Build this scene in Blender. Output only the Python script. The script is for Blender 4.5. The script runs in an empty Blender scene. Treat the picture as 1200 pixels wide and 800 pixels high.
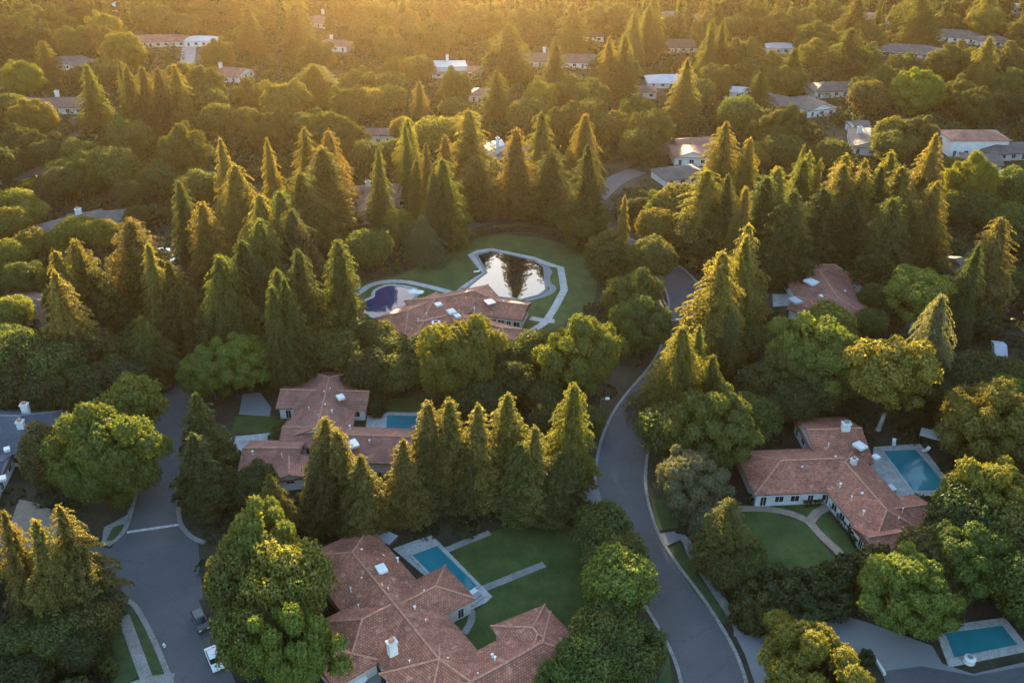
import bpy, math, random
import numpy as np
from mathutils import Vector
PI = math.pi
R = math.radians
rng = np.random.default_rng(7)
random.seed(7)
scene = bpy.context.scene
col = scene.collection

# ------------------------------------------------------------------ camera
HC, FPX, YH = 108.0, 1080.0, -230.0
TH = math.atan((400 - YH) / FPX)
cd = bpy.data.cameras.new('camera')
cd.sensor_width = 36
cd.lens = FPX / 1200 * 36
cd.clip_start = 1
cd.clip_end = 6000
cam = bpy.data.objects.new('camera', cd)
col.objects.link(cam)
cam.location = (0, 0, HC)
cam.rotation_euler = (PI / 2 - TH, 0, 0)
scene.camera = cam


def P(x, y, h=0.0):
    """where the ray through a spot of the 1200x800 photo meets the height h"""
    u = (x - 600) / FPX
    v = (y - 400) / FPX
    dy = math.cos(TH) - v * math.sin(TH)
    dz = -math.sin(TH) - v * math.cos(TH)
    t = (h - HC) / dz
    return (u * t, dy * t)


def depth(x, y, h=0.0):
    X, Y = P(x, y, h)
    return Y * math.cos(TH) + (HC - h) * math.sin(TH)


def img(X, Y, Z):
    zc = Y * math.cos(TH) + (HC - Z) * math.sin(TH)
    yc = -Y * math.sin(TH) + (HC - Z) * math.cos(TH)
    return 600 + FPX * X / zc, 400 + FPX * yc / zc, zc


# ------------------------------------------------------------------ materials
def newmat(name):
    m = bpy.data.materials.new(name)
    m.use_nodes = True
    nt = m.node_tree
    b = nt.nodes['Principled BSDF']
    return m, nt, b


def N(nt, t, **kw):
    n = nt.nodes.new(t)
    for k, v in kw.items():
        setattr(n, k, v)
    return n


def ramp(nt, fac, stops):
    r = N(nt, 'ShaderNodeValToRGB')
    el = r.color_ramp.elements
    while len(el) < len(stops):
        el.new(0.5)
    for e, (p, c) in zip(el, stops):
        e.position = p
        e.color = (*c, 1)
    nt.links.new(fac, r.inputs[0])
    return r.outputs[0]


def mottled(name, c1, c2, scale=0.3, rough=0.9, c3=None, fine=6.0, bump=0.15, detail=8, dist=0.05, fv=0.25):
    """two noise scales of colour over a rough surface"""
    m, nt, b = newmat(name)
    L = nt.links.new
    g = N(nt, 'ShaderNodeNewGeometry')
    n1 = N(nt, 'ShaderNodeTexNoise')
    n1.inputs['Scale'].default_value = scale
    n1.inputs['Detail'].default_value = detail
    n1.inputs['Roughness'].default_value = 0.65
    L(g.outputs['Position'], n1.inputs['Vector'])
    st = [(0.36, c1), (0.64, c2)] if c3 is None else [(0.34, c1), (0.52, c2), (0.68, c3)]
    colr = ramp(nt, n1.outputs['Fac'], st)
    n2 = N(nt, 'ShaderNodeTexNoise')
    n2.inputs['Scale'].default_value = fine
    n2.inputs['Detail'].default_value = 3
    L(g.outputs['Position'], n2.inputs['Vector'])
    mr = N(nt, 'ShaderNodeMapRange')
    L(n2.outputs['Fac'], mr.inputs[0])
    mr.inputs[1].default_value = 0.3
    mr.inputs[2].default_value = 0.7
    mr.inputs[3].default_value = 1 - fv
    mr.inputs[4].default_value = 1 + fv
    mx = N(nt, 'ShaderNodeVectorMath', operation='SCALE')
    L(colr, mx.inputs[0])
    L(mr.outputs[0], mx.inputs['Scale'])
    L(mx.outputs[0], b.inputs['Base Color'])
    b.inputs['Roughness'].default_value = rough
    if bump:
        bp = N(nt, 'ShaderNodeBump')
        bp.inputs['Strength'].default_value = bump
        bp.inputs['Distance'].default_value = dist
        L(n2.outputs['Fac'], bp.inputs['Height'])
        L(bp.outputs[0], b.inputs['Normal'])
    return m


def plain(name, c, rough=0.6, metal=0.0, var=0.12, scale=1.5):
    c1 = tuple(max(0, k * (1 - var)) for k in c)
    c2 = tuple(min(1, k * (1 + var)) for k in c)
    m = mottled(name, c1, c2, scale=scale, rough=rough, fine=9, bump=0.04)
    m.node_tree.nodes['Principled BSDF'].inputs['Metallic'].default_value = metal
    return m


def tile_mat(name, ca, cb, cmort, pale, bw=0.42, rh=0.36):
    m, nt, b = newmat(name)
    L = nt.links.new
    uv = N(nt, 'ShaderNodeUVMap')
    br = N(nt, 'ShaderNodeTexBrick')
    br.offset = 0.5
    br.inputs['Color1'].default_value = (*ca, 1)
    br.inputs['Color2'].default_value = (*cb, 1)
    br.inputs['Mortar'].default_value = (*cmort, 1)
    br.inputs['Scale'].default_value = 1
    br.inputs['Mortar Size'].default_value = 0.035
    br.inputs['Mortar Smooth'].default_value = 0.3
    br.inputs['Brick Width'].default_value = bw
    br.inputs['Row Height'].default_value = rh
    L(uv.outputs[0], br.inputs['Vector'])
    # scattered paler tiles
    vr = N(nt, 'ShaderNodeTexVoronoi')
    vr.inputs['Scale'].default_value = 1.5
    L(uv.outputs[0], vr.inputs['Vector'])
    rr = ramp(nt, vr.outputs['Color'], [(0.80, (0, 0, 0)), (0.92, (1, 1, 1))])
    n = N(nt, 'ShaderNodeTexNoise')
    n.inputs['Scale'].default_value = 0.35
    n.inputs['Detail'].default_value = 6
    L(uv.outputs[0], n.inputs['Vector'])
    sc = N(nt, 'ShaderNodeMapRange')
    L(n.outputs['Fac'], sc.inputs[0])
    sc.inputs[1].default_value = 0.3
    sc.inputs[2].default_value = 0.7
    sc.inputs[3].default_value = 0.72
    sc.inputs[4].default_value = 1.25
    mm = N(nt, 'ShaderNodeMath', operation='MULTIPLY')
    L(rr, mm.inputs[0])
    mm.inputs[1].default_value = 0.45
    mx = N(nt, 'ShaderNodeMix', data_type='RGBA')
    L(mm.outputs[0], mx.inputs['Factor'])
    L(br.outputs['Color'], mx.inputs['A'])
    mx.inputs['B'].default_value = (*pale, 1)
    vs = N(nt, 'ShaderNodeVectorMath', operation='SCALE')
    L(mx.outputs['Result'], vs.inputs[0])
    L(sc.outputs[0], vs.inputs['Scale'])
    L(vs.outputs[0], b.inputs['Base Color'])
    b.inputs['Roughness'].default_value = 0.75
    # barrel profile: rounded columns, stepped courses
    sp = N(nt, 'ShaderNodeSeparateXYZ')
    L(uv.outputs[0], sp.inputs[0])
    sn = N(nt, 'ShaderNodeMath', operation='SINE')
    mu = N(nt, 'ShaderNodeMath', operation='MULTIPLY')
    L(sp.outputs[0], mu.inputs[0])
    mu.inputs[1].default_value = 2 * PI / bw
    L(mu.outputs[0], sn.inputs[0])
    ad = N(nt, 'ShaderNodeMath', operation='MULTIPLY_ADD')
    L(sn.outputs[0], ad.inputs[0])
    ad.inputs[1].default_value = 0.4
    L(br.outputs['Fac'], ad.inputs[2])
    bp = N(nt, 'ShaderNodeBump')
    bp.invert = True
    bp.inputs['Strength'].default_value = 0.6
    bp.inputs['Distance'].default_value = 0.06
    L(ad.outputs[0], bp.inputs['Height'])
    L(bp.outputs[0], b.inputs['Normal'])
    return m


def leaf_mat(name, trans=0.45):
    m, nt, b = newmat(name)
    L = nt.links.new
    nt.nodes.remove(b)
    out = nt.nodes['Material Output']
    oi = N(nt, 'ShaderNodeObjectInfo')
    g = N(nt, 'ShaderNodeNewGeometry')
    tc = N(nt, 'ShaderNodeTexCoord')
    nz = N(nt, 'ShaderNodeTexNoise')
    nz.inputs['Scale'].default_value = 0.45
    nz.inputs['Detail'].default_value = 2
    L(tc.outputs['Object'], nz.inputs['Vector'])
    hsv = N(nt, 'ShaderNodeHueSaturation')
    L(oi.outputs['Color'], hsv.inputs['Color'])
    # hue drifts from tree to tree and in patches, value from leaf to leaf
    h = N(nt, 'ShaderNodeMath', operation='MULTIPLY_ADD')
    L(nz.outputs['Fac'], h.inputs[0])
    h.inputs[1].default_value = -0.06
    h2 = N(nt, 'ShaderNodeMath', operation='MULTIPLY_ADD')
    L(oi.outputs['Random'], h2.inputs[0])
    h2.inputs[1].default_value = 0.035
    h2.inputs[2].default_value = 0.512
    L(h2.outputs[0], h.inputs[2])
    L(h.outputs[0], hsv.inputs['Hue'])
    v = N(nt, 'ShaderNodeMapRange')
    L(g.outputs['Random Per Island'], v.inputs[0])
    v.inputs[3].default_value = 0.55
    v.inputs[4].default_value = 1.55
    L(v.outputs[0], hsv.inputs['Value'])
    d = N(nt, 'ShaderNodeBsdfDiffuse')
    L(hsv.outputs[0], d.inputs['Color'])
    t = N(nt, 'ShaderNodeBsdfTranslucent')
    tm = N(nt, 'ShaderNodeVectorMath', operation='MULTIPLY')
    L(hsv.outputs[0], tm.inputs[0])
    tm.inputs[1].default_value = (1.9, 1.55, 0.55)
    L(tm.outputs[0], t.inputs['Color'])
    mx = N(nt, 'ShaderNodeMixShader')
    mx.inputs[0].default_value = trans
    L(d.outputs[0], mx.inputs[1])
    L(t.outputs[0], mx.inputs[2])
    gl = N(nt, 'ShaderNodeBsdfGlossy')
    gl.inputs['Roughness'].default_value = 0.55
    gl.inputs['Color'].default_value = (0.6, 0.6, 0.55, 1)
    m2 = N(nt, 'ShaderNodeMixShader')
    m2.inputs[0].default_value = 0.03
    L(mx.outputs[0], m2.inputs[1])
    L(gl.outputs[0], m2.inputs[2])
    L(m2.outputs[0], out.inputs['Surface'])
    return m


def water_mat(name, deep, shallow, rough=0.03, wave=0.03, ior=1.33, scale=0.8):
    m, nt, b = newmat(name)
    L = nt.links.new
    g = N(nt, 'ShaderNodeNewGeometry')
    n = N(nt, 'ShaderNodeTexNoise')
    n.inputs['Scale'].default_value = 0.16
    n.inputs['Detail'].default_value = 2
    L(g.outputs['Position'], n.inputs['Vector'])
    c = ramp(nt, n.outputs['Fac'], [(0.35, deep), (0.65, shallow)])
    L(c, b.inputs['Base Color'])
    b.inputs['Roughness'].default_value = rough
    b.inputs['IOR'].default_value = ior
    n2 = N(nt, 'ShaderNodeTexNoise')
    n2.inputs['Scale'].default_value = scale
    n2.inputs['Detail'].default_value = 3
    L(g.outputs['Position'], n2.inputs['Vector'])
    bp = N(nt, 'ShaderNodeBump')
    bp.inputs['Strength'].default_value = wave
    bp.inputs['Distance'].default_value = 0.1
    L(n2.outputs['Fac'], bp.inputs['Height'])
    L(bp.outputs[0], b.inputs['Normal'])
    return m


M = {}
M['ground'] = mottled('soil_and_litter', (0.018, 0.016, 0.010), (0.035, 0.034, 0.016), 0.12, 0.95, (0.055, 0.043, 0.026), fine=1.5, bump=0.4, dist=0.3)
M['lawn'] = mottled('mown_lawn', (0.028, 0.050, 0.008), (0.046, 0.074, 0.010), 0.22, 0.95, (0.072, 0.096, 0.020), fine=5, bump=0.5, dist=0.08)
M['verge'] = mottled('verge_grass', (0.026, 0.054, 0.012), (0.054, 0.080, 0.020), 0.5, 0.95, fine=5, bump=0.5, dist=0.08)
M['asphalt'] = mottled('asphalt', (0.068, 0.070, 0.077), (0.083, 0.085, 0.092), 0.07, 0.82, (0.102, 0.102, 0.105), fine=2.0, bump=0.03, dist=0.02, fv=0.06)
M['concrete'] = mottled('concrete', (0.17, 0.165, 0.16), (0.23, 0.22, 0.21), 0.25, 0.85, (0.28, 0.27, 0.26), fine=4, bump=0.06)
M['drive'] = mottled('driveway_concrete', (0.17, 0.17, 0.175), (0.195, 0.195, 0.20), 0.10, 0.85, (0.215, 0.215, 0.215), fine=12, bump=0.03, fv=.08)
M['deckstone'] = mottled('pool_deck_stone', (0.30, 0.29, 0.28), (0.38, 0.37, 0.35), 0.6, 0.75, (0.45, 0.43, 0.41), fine=3, bump=0.05)
M['gravel'] = mottled('tan_gravel', (0.24, 0.18, 0.13), (0.33, 0.25, 0.19), 0.8, 0.9, fine=8, bump=0.2)
M['paint'] = mottled('road_paint', (0.35, 0.35, 0.36), (0.55, 0.55, 0.55), 1.5, 0.7, fine=6)
M['white'] = plain('white_render', (0.62, 0.62, 0.60), 0.8, var=0.10, scale=0.5)
M['cream'] = plain('cream_render', (0.50, 0.45, 0.38), 0.8, var=0.10, scale=0.5)
M['trim'] = plain('white_trim', (0.72, 0.72, 0.70), 0.5, var=0.05)
M['timber'] = plain('dark_timber', (0.07, 0.05, 0.04), 0.7)
M['bark'] = mottled('bark', (0.05, 0.04, 0.03), (0.12, 0.09, 0.07), 3.0, 0.95, fine=12, bump=0.4)
M['palebark'] = mottled('pale_bark', (0.28, 0.24, 0.20), (0.42, 0.38, 0.33), 2.0, 0.9, fine=10, bump=0.3)
M['metal'] = plain('grey_metal', (0.30, 0.31, 0.33), 0.45, 0.6)
M['darkmetal'] = plain('dark_metal', (0.05, 0.05, 0.055), 0.5, 0.5)
M['rubber'] = plain('rubber', (0.02, 0.02, 0.02), 0.8)
M['stucco_cap'] = plain('clay_cap', (0.42, 0.20, 0.13), 0.8, var=0.25, scale=2)
M['cap_slate'] = plain('slate_cap', (0.16, 0.17, 0.19), 0.7)
M['cap_brown'] = plain('brown_cap', (0.20, 0.15, 0.13), 0.8)
M['tileA'] = tile_mat('terracotta_tiles', (0.48, 0.175, 0.10), (0.27, 0.095, 0.060), (0.09, 0.04, 0.03), (0.58, 0.33, 0.23))
M['tileB'] = tile_mat('dusty_rose_tiles', (0.40, 0.16, 0.105), (0.27, 0.11, 0.075), (0.09, 0.045, 0.04), (0.38, 0.22, 0.18))
M['slate'] = tile_mat('blue_slate', (0.10, 0.12, 0.155), (0.07, 0.083, 0.11), (0.04, 0.047, 0.06), (0.10, 0.11, 0.13), 0.35, 0.25)
M['shingle'] = tile_mat('grey_brown_shingle', (0.13, 0.115, 0.11), (0.09, 0.08, 0.078), (0.05, 0.045, 0.045), (0.20, 0.18, 0.17), 0.35, 0.25)
M['brownsh'] = tile_mat('brown_tiles', (0.17, 0.085, 0.07), (0.11, 0.06, 0.052), (0.05, 0.035, 0.03), (0.25, 0.17, 0.14), 0.4, 0.3)
M['membrane'] = plain('pale_roof_membrane', (0.40, 0.41, 0.44), 0.6, var=0.1, scale=0.3)
M['leaf'] = leaf_mat('leaves', 0.40)
M['needle'] = leaf_mat('needles', 0.5)
M['pool'] = water_mat('pool_water', (0.010, 0.16, 0.20), (0.020, 0.22, 0.26), wave=0.12)
M['darkpool'] = water_mat('sky_tinted_pool_water', (0.014, 0.030, 0.09), (0.018, 0.038, 0.105), wave=0.02, ior=1.38)  # reflected deep blue of the sky is painted into this water's base colour
M['pond'] = water_mat('pond_water', (0.015, 0.016, 0.012), (0.022, 0.022, 0.016), wave=0.03, ior=1.9)
mg, ntg, bg_ = newmat('window_glass')
bg_.inputs['Base Color'].default_value = (0.015, 0.02, 0.03, 1)
bg_.inputs['Roughness'].default_value = 0.08
M['glass'] = mg


def carpaint(name, c):
    m, nt, b = newmat(name)
    b.inputs['Base Color'].default_value = (*c, 1)
    b.inputs['Roughness'].default_value = 0.3
    b.inputs['Coat Weight'].default_value = 0.6
    return m


M['car_dark'] = carpaint('car_paint_black', (0.018, 0.019, 0.024))
M['car_white'] = carpaint('car_paint_white', (0.72, 0.73, 0.74))
M['car_silver'] = carpaint('car_paint_silver', (0.35, 0.37, 0.40))
M['car_red'] = carpaint('car_paint_red', (0.30, 0.03, 0.02))


# asphalt: sealed cracks and patched squares
nt_ = M['asphalt'].node_tree
b_ = nt_.nodes['Principled BSDF']
src = b_.inputs['Base Color'].links[0].from_socket
g_ = N(nt_, 'ShaderNodeNewGeometry')
nz_ = N(nt_, 'ShaderNodeTexNoise'); nz_.inputs['Scale'].default_value = .35
nt_.links.new(g_.outputs['Position'], nz_.inputs['Vector'])
av_ = N(nt_, 'ShaderNodeMix', data_type='VECTOR'); av_.inputs['Factor'].default_value = .0
ad_ = N(nt_, 'ShaderNodeVectorMath', operation='MULTIPLY_ADD')
nt_.links.new(nz_.outputs['Color'], ad_.inputs[0]); ad_.inputs[1].default_value = (5, 5, 0); nt_.links.new(g_.outputs['Position'], ad_.inputs[2])
vo_ = N(nt_, 'ShaderNodeTexVoronoi'); vo_.feature = 'DISTANCE_TO_EDGE'; vo_.inputs['Scale'].default_value = .085
nt_.links.new(ad_.outputs[0], vo_.inputs['Vector'])
cr_ = ramp(nt_, vo_.outputs['Distance'], [(0.0, (.80, .80, .80)), (0.014, (1, 1, 1))])
ml_ = N(nt_, 'ShaderNodeVectorMath', operation='MULTIPLY')
nt_.links.new(src, ml_.inputs[0]); nt_.links.new(cr_, ml_.inputs[1]); nt_.links.new(ml_.outputs[0], b_.inputs['Base Color'])
for nm_ in ('tileA', 'tileB'):
    pass


# ------------------------------------------------------------------ object helpers
def tag(o, label=None, cat=None, group=None, kind=None):
    if label: o['label'] = label
    if cat: o['category'] = cat
    if group: o['group'] = group
    if kind: o['kind'] = kind
    return o


def empty(name, loc, rz=0.0):
    o = bpy.data.objects.new(name, None)
    col.objects.link(o)
    o.location = loc
    o.rotation_euler = (0, 0, rz)
    o.empty_display_size = 1
    return o


class MB:
    """gathers faces in world space, links them as one mesh"""
    def __init__(s):
        s.v = []; s.f = []; s.uv = []

    def face(s, pts, uv=None):
        n = len(s.v)
        s.v += [tuple(p) for p in pts]
        s.f.append(tuple(range(n, n + len(pts))))
        s.uv += list(uv) if uv else [(p[0], p[1]) for p in pts]

    def prism(s, poly, z0, z1, bottom=False):
        a = sum(poly[i - 1][0] * poly[i][1] - poly[i][0] * poly[i - 1][1] for i in range(len(poly)))
        if a < 0: poly = poly[::-1]
        s.face([(x, y, z1) for x, y in poly])
        for i in range(len(poly)):
            (x0, y0), (x1, y1) = poly[i - 1], poly[i]
            l = math.hypot(x1 - x0, y1 - y0)
            s.face([(x0, y0, z0), (x1, y1, z0), (x1, y1, z1), (x0, y0, z1)], [(0, z0), (l, z0), (l, z1), (0, z1)])
        if bottom:
            s.face([(x, y, z0) for x, y in poly[::-1]])

    def box(s, c, sx, sy, sz, rz=0.0, z0=None, taper=1.0):
        """box on z0 with centre c"""
        z0 = c[2] if z0 is None else z0
        ca, sa = math.cos(rz), math.sin(rz)
        q = []
        for k, z in ((1.0, z0), (taper, z0 + sz)):
            for dx, dy in ((-1, -1), (1, -1), (1, 1), (-1, 1)):
                X, Y = dx * sx / 2 * k, dy * sy / 2 * k
                q.append((c[0] + X * ca - Y * sa, c[1] + X * sa + Y * ca, z))
        for f in ((4, 5, 6, 7), (3, 2, 1, 0), (0, 1, 5, 4), (1, 2, 6, 5), (2, 3, 7, 6), (3, 0, 4, 7)):
            s.face([q[i] for i in f])

    def tube(s, pts, rad, n=8, cap=True):
        pts = [Vector(p) for p in pts]
        rad = rad if isinstance(rad, (list, tuple)) else [rad] * len(pts)
        rings = []
        for i, p in enumerate(pts):
            d = (pts[min(i + 1, len(pts) - 1)] - pts[max(i - 1, 0)]).normalized()
            a = d.cross(Vector((0, 0, 1)))
            if a.length < 1e-3: a = Vector((1, 0, 0))
            a.normalize()
            b = d.cross(a)
            rings.append([p + (a * math.cos(2 * PI * k / n) + b * math.sin(2 * PI * k / n)) * rad[i] for k in range(n)])
        for i in range(len(rings) - 1):
            for k in range(n):
                s.face([rings[i][k], rings[i][(k + 1) % n], rings[i + 1][(k + 1) % n], rings[i + 1][k]])
        if cap:
            s.face(rings[0]); s.face(rings[-1][::-1])

    def build(s, name, mat, parent=None, local=False, smooth=False):
        off = Vector((0, 0, 0)) if (parent is None or local) else parent.matrix_world_loc if hasattr(parent, 'matrix_world_loc') else wloc(parent)
        me = bpy.data.meshes.new(name)
        me.from_pydata([(p[0] - off[0], p[1] - off[1], p[2] - off[2]) for p in s.v], [], s.f)
        u = me.uv_layers.new(name='UVMap')
        u.data.foreach_set('uv', [c for t in s.uv for c in t])
        me.materials.append(mat)
        if smooth:
            me.polygons.foreach_set('use_smooth', [True] * len(me.polygons))
        me.update()
        o = bpy.data.objects.new(name, me)
        col.objects.link(o)
        if parent is not None: o.parent = parent
        return o


def wloc(o):
    v = Vector(o.location)
    while o.parent:
        o = o.parent
        v = v + o.location
    return v


def smooth_line(pts, k=6, closed=False):
    n = len(pts)
    out = []
    rngi = range(n) if closed else range(n - 1)
    for i in rngi:
        g = (lambda j: pts[j % n]) if closed else (lambda j: pts[max(0, min(n - 1, j))])
        p0, p1, p2, p3 = g(i - 1), g(i), g(i + 1), g(i + 2)
        for s in range(k):
            t = s / k
            out.append(tuple(0.5 * (2 * b + (c - a) * t + (2 * a - 5 * b + 4 * c - d) * t * t + (3 * b - a - 3 * c + d) * t ** 3)
                             for a, b, c, d in zip(p0, p1, p2, p3)))
    if not closed: out.append(tuple(pts[-1]))
    return out


def strip_poly(line, w):
    Lh, Rh = [], []
    for i, p in enumerate(line):
        a, b = line[max(0, i - 1)], line[min(len(line) - 1, i + 1)]
        dx, dy = b[0] - a[0], b[1] - a[1]
        l = math.hypot(dx, dy) or 1
        nx, ny = -dy / l * w / 2, dx / l * w / 2
        Lh.append((p[0] + nx, p[1] + ny)); Rh.append((p[0] - nx, p[1] - ny))
    return Lh, Rh


CLEAR = []      # ground polygons nothing wild grows on: (poly, margin)


def clear(poly, margin=0.6):
    CLEAR.append((np.array(poly), margin))


def ribbon(name, line, w, z0, z1, mat, clr=True, kind='structure', margin=0.5):
    Lh, Rh = strip_poly(line, w)
    m = MB()
    for i in range(len(line) - 1):
        m.face([(*Rh[i], z1), (*Rh[i + 1], z1), (*Lh[i + 1], z1), (*Lh[i], z1)])
        if z1 - z0 > 0.03:
            m.face([(*Lh[i], z1), (*Lh[i + 1], z1), (*Lh[i + 1], z0), (*Lh[i], z0)])
            m.face([(*Rh[i + 1], z1), (*Rh[i], z1), (*Rh[i], z0), (*Rh[i + 1], z0)])
    if z1 - z0 > 0.03:
        for A, B in ((Lh[0], Rh[0]), (Rh[-1], Lh[-1])):
            m.face([(*A, z1), (*A, z0), (*B, z0), (*B, z1)])
    o = m.build(name, mat)
    tag(o, kind=kind)
    if clr: clear(Lh + Rh[::-1], margin)
    return o


def sheet(name, poly, z, mat, z0=None, clr=True, kind='structure', margin=0.5):
    m = MB()
    if z0 is None:
        a = sum(poly[i - 1][0] * poly[i][1] - poly[i][0] * poly[i - 1][1] for i in range(len(poly)))
        q = poly if a > 0 else poly[::-1]
        m.face([(x, y, z) for x, y in q])
    else:
        m.prism(poly, z0, z)
    o = m.build(name, mat)
    tag(o, kind=kind)
    if clr: clear(poly, margin)
    return o


def PX(pts, h=0.0):
    return [P(x, y, h) for x, y in pts]

# ------------------------------------------------------------------ ground, roads, lawns
g = MB()
g.face([(-2500, -600, 0), (2500, -600, 0), (2500, 3500, 0), (-2500, 3500, 0)])
tag(g.build('ground', M['ground']), kind='structure')


def seg_offset(line, off):
    out = []
    for i, p in enumerate(line):
        a, b = line[max(0, i - 1)], line[min(len(line) - 1, i + 1)]
        dx, dy = b[0] - a[0], b[1] - a[1]
        l = math.hypot(dx, dy) or 1
        out.append((p[0] - dy / l * off, p[1] + dx / l * off))
    return out


r1 = smooth_line(PX([(850, 870), (841, 820), (826, 768), (797, 716), (766, 672), (745, 638), (733, 605), (727, 570), (730, 530), (740, 498), (757, 470),
                     (779, 443), (795, 418), (803, 390), (806, 362), (802, 342), (790, 325), (768, 308), (740, 292), (700, 276), (650, 268), (600, 266), (550, 270), (490, 278)]), 8)
ribbon('road', r1, 8.8, 0, 0.02, M['asphalt'], margin=1.6)
r2 = smooth_line(PX([(262, 880), (243, 830), (230, 795), (214, 758), (197, 715), (184, 680), (178, 645), (180, 610), (183, 580), (190, 545), (198, 510), (207, 478), (214, 455), (222, 432), (240, 415)]), 8)
ribbon('road', r2, 9.2, 0, 0.026, M['asphalt'], margin=1.2)
r3 = PX([(190, 668), (150, 666), (100, 660), (40, 652), (-60, 640)])
ribbon('road', r3, 8.0, 0, 0.032, M['asphalt'])
sheet('road', PX([(148, 620), (211, 612), (217, 622), (232, 636), (238, 700), (210, 720), (165, 715), (143, 692), (129, 672), (128, 645), (138, 632)]), 0.038, M['asphalt'])
ribbon('road', smooth_line(PX([(-30, 220), (20, 210), (62, 196), (95, 184)])), 9, 0, 0.02, M['asphalt'])
ribbon('road', smooth_line(PX([(216, 90), (220, 68), (222, 50)])), 7, 0, 0.02, M['concrete'])
ribbon('road', smooth_line(PX([(672, 272), (692, 240), (705, 225), (724, 210), (748, 200)])), 7, 0, 0.026, M['asphalt'])
ribbon('road', smooth_line(PX([(180, 425), (212, 424), (250, 420)])), 6, 0, 0.032, M['asphalt'], clr=False)
# kerbs
def part_line(line, a, b):
    n = len(line)
    return line[int(a * n):int(b * n)]
ribbon('kerb', part_line(seg_offset(r1, -4.65), 0.0, 0.82), 0.55, 0, 0.15, M['concrete'])
ribbon('kerb', part_line(seg_offset(r1, 4.65), 0.0, 0.72), 0.55, 0, 0.15, M['concrete'])
ribbon('kerb', smooth_line(PX([(212, 830), (202, 803), (191, 775), (180, 750), (169, 728), (157, 709), (143, 702), (128, 699)])), 0.8, 0, 0.15, M['concrete'])
ribbon('kerb', smooth_line(PX([(206, 560), (209, 590), (211, 611), (218, 623), (228, 631), (240, 636)])), 0.8, 0, 0.15, M['concrete'])
ribbon('kerb', smooth_line(PX([(160, 575), (152, 605), (146, 621), (137, 632), (126, 639)])), 0.8, 0, 0.15, M['concrete'])
ribbon('stop_line', PX([(149, 623.5), (210, 614.5)]), 0.6, 0, 0.05, M['paint'], clr=False)
# pavements
ribbon('sidewalk', PX([(145, 722), (156, 752), (168, 785), (176, 806), (182, 830)]), 1.7, 0, 0.12, M['concrete'])
ribbon('sidewalk', PX([(150, 806), (176, 797), (204, 794)]), 1.6, 0, 0.13, M['concrete'])
sheet('lawn', PX([(141, 707), (157, 714), (170, 736), (181, 757), (194, 787), (180, 793), (160, 745)]), 0.09, M['verge'])
sheet('lawn', PX([(118, 712), (141, 722), (152, 752), (163, 790), (150, 802), (130, 800), (138, 780)]), 0.06, M['verge'])
sheet('lawn', PX([(76, 610), (90, 605), (100, 620), (92, 650), (70, 650), (68, 630)]), 0.06, M['verge'])
sheet('lawn', PX([(133, 618), (146, 614), (144, 624), (134, 634), (124, 634)]), 0.14, M['verge'])
sheet('sidewalk', PX([(118, 642), (122, 618), (134, 612), (150, 603), (148, 620), (138, 633)]), 0.12, M['concrete'])
ribbon('sidewalk', smooth_line(PX([(776, 634), (800, 630), (812, 652), (830, 680), (850, 710), (864, 733), (866, 746)])), 1.5, 0, 0.12, M['concrete'])
sheet('driveway', PX([(771, 626), (790, 623), (800, 632), (782, 640)]), 0.17, M['drive'])
sheet('lawn', PX([(783, 641), (797, 636), (808, 655), (826, 682), (846, 711), (859, 730), (848, 731), (822, 704), (800, 674)]), 0.10, M['verge'])
sheet('lawn', PX([(763, 585), (790, 585), (795, 618), (771, 622)]), 0.08, M['verge'])
sheet('driveway', PX([(676, 572), (699, 566), (704, 582), (709, 604), (694, 600), (683, 590)]), 0.17, M['drive'])
sheet('lawn', PX([(700, 605), (709, 608), (722, 645), (700, 640)]), 0.08, M['verge'])
sheet('lawn', PX([(775, 790), (783, 765), (788, 800), (796, 860), (740, 860)]), 0.08, M['verge'])
# drive of the lower right plot
sheet('driveway', PX([(861, 744), (897, 745), (945, 735), (993, 722), (1040, 738), (1092, 757), (1104, 778), (1140, 790), (1205, 775), (1300, 765), (1320, 870), (900, 870), (884, 800), (873, 768)]), 0.17, M['drive'])
sheet('road', PX([(1004, 800), (1040, 786), (1080, 781), (1140, 792), (1230, 776), (1300, 770), (1310, 860), (980, 860)]), 0.176, M['asphalt'])
sheet('planting_bed', smooth_line(PX([(905, 790), (930, 775), (980, 768), (1018, 772), (1032, 786), (1030, 830), (900, 850), (885, 820)]), 3, True), 0.19, M['ground'], clr=False)
CLEAR_BED = True
# plots of the houses
LA = smooth_line(PX([(524, 642), (560, 628), (600, 617), (655, 612), (694, 640), (712, 700), (690, 745), (650, 780), (560, 772), (530, 735), (548, 722), (575, 700), (560, 684)]), 3, True)
sheet('lawn', LA, 0.05, M['lawn'])
ribbon('garden_path', PX([(519, 646), (574, 624)]), 1.25, 0, 0.09, M['concrete'])
ribbon('garden_path', PX([(566, 690), (638, 661)]), 1.35, 0, 0.09, M['concrete'])
ribbon('garden_path', smooth_line(PX([(538, 708), (550, 713), (553, 722), (550, 732), (544, 742)])), 1.1, 0, 0.09, M['concrete'])
sheet('lawn', smooth_line(PX([(864, 599), (903, 601), (925, 607), (943, 614), (957, 630), (975, 650), (988, 668), (965, 686), (930, 700), (885, 700), (868, 660)]), 3, True), 0.05, M['lawn'])
sheet('lawn', PX([(900, 592), (925, 590), (950, 590), (960, 594), (948, 605), (925, 598)]), 0.07, M['lawn'])
sheet('lawn', PX([(955, 612), (966, 600), (990, 625), (1010, 655), (1005, 668), (994, 655), (975, 635)]), 0.07, M['lawn'])
ribbon('garden_path', smooth_line(PX([(860, 596), (885, 596), (903, 597), (927, 602), (947, 611), (957, 622), (969, 634), (982, 646), (991, 659), (997, 671)])), 1.5, 0, 0.11, M['gravel'])
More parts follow.
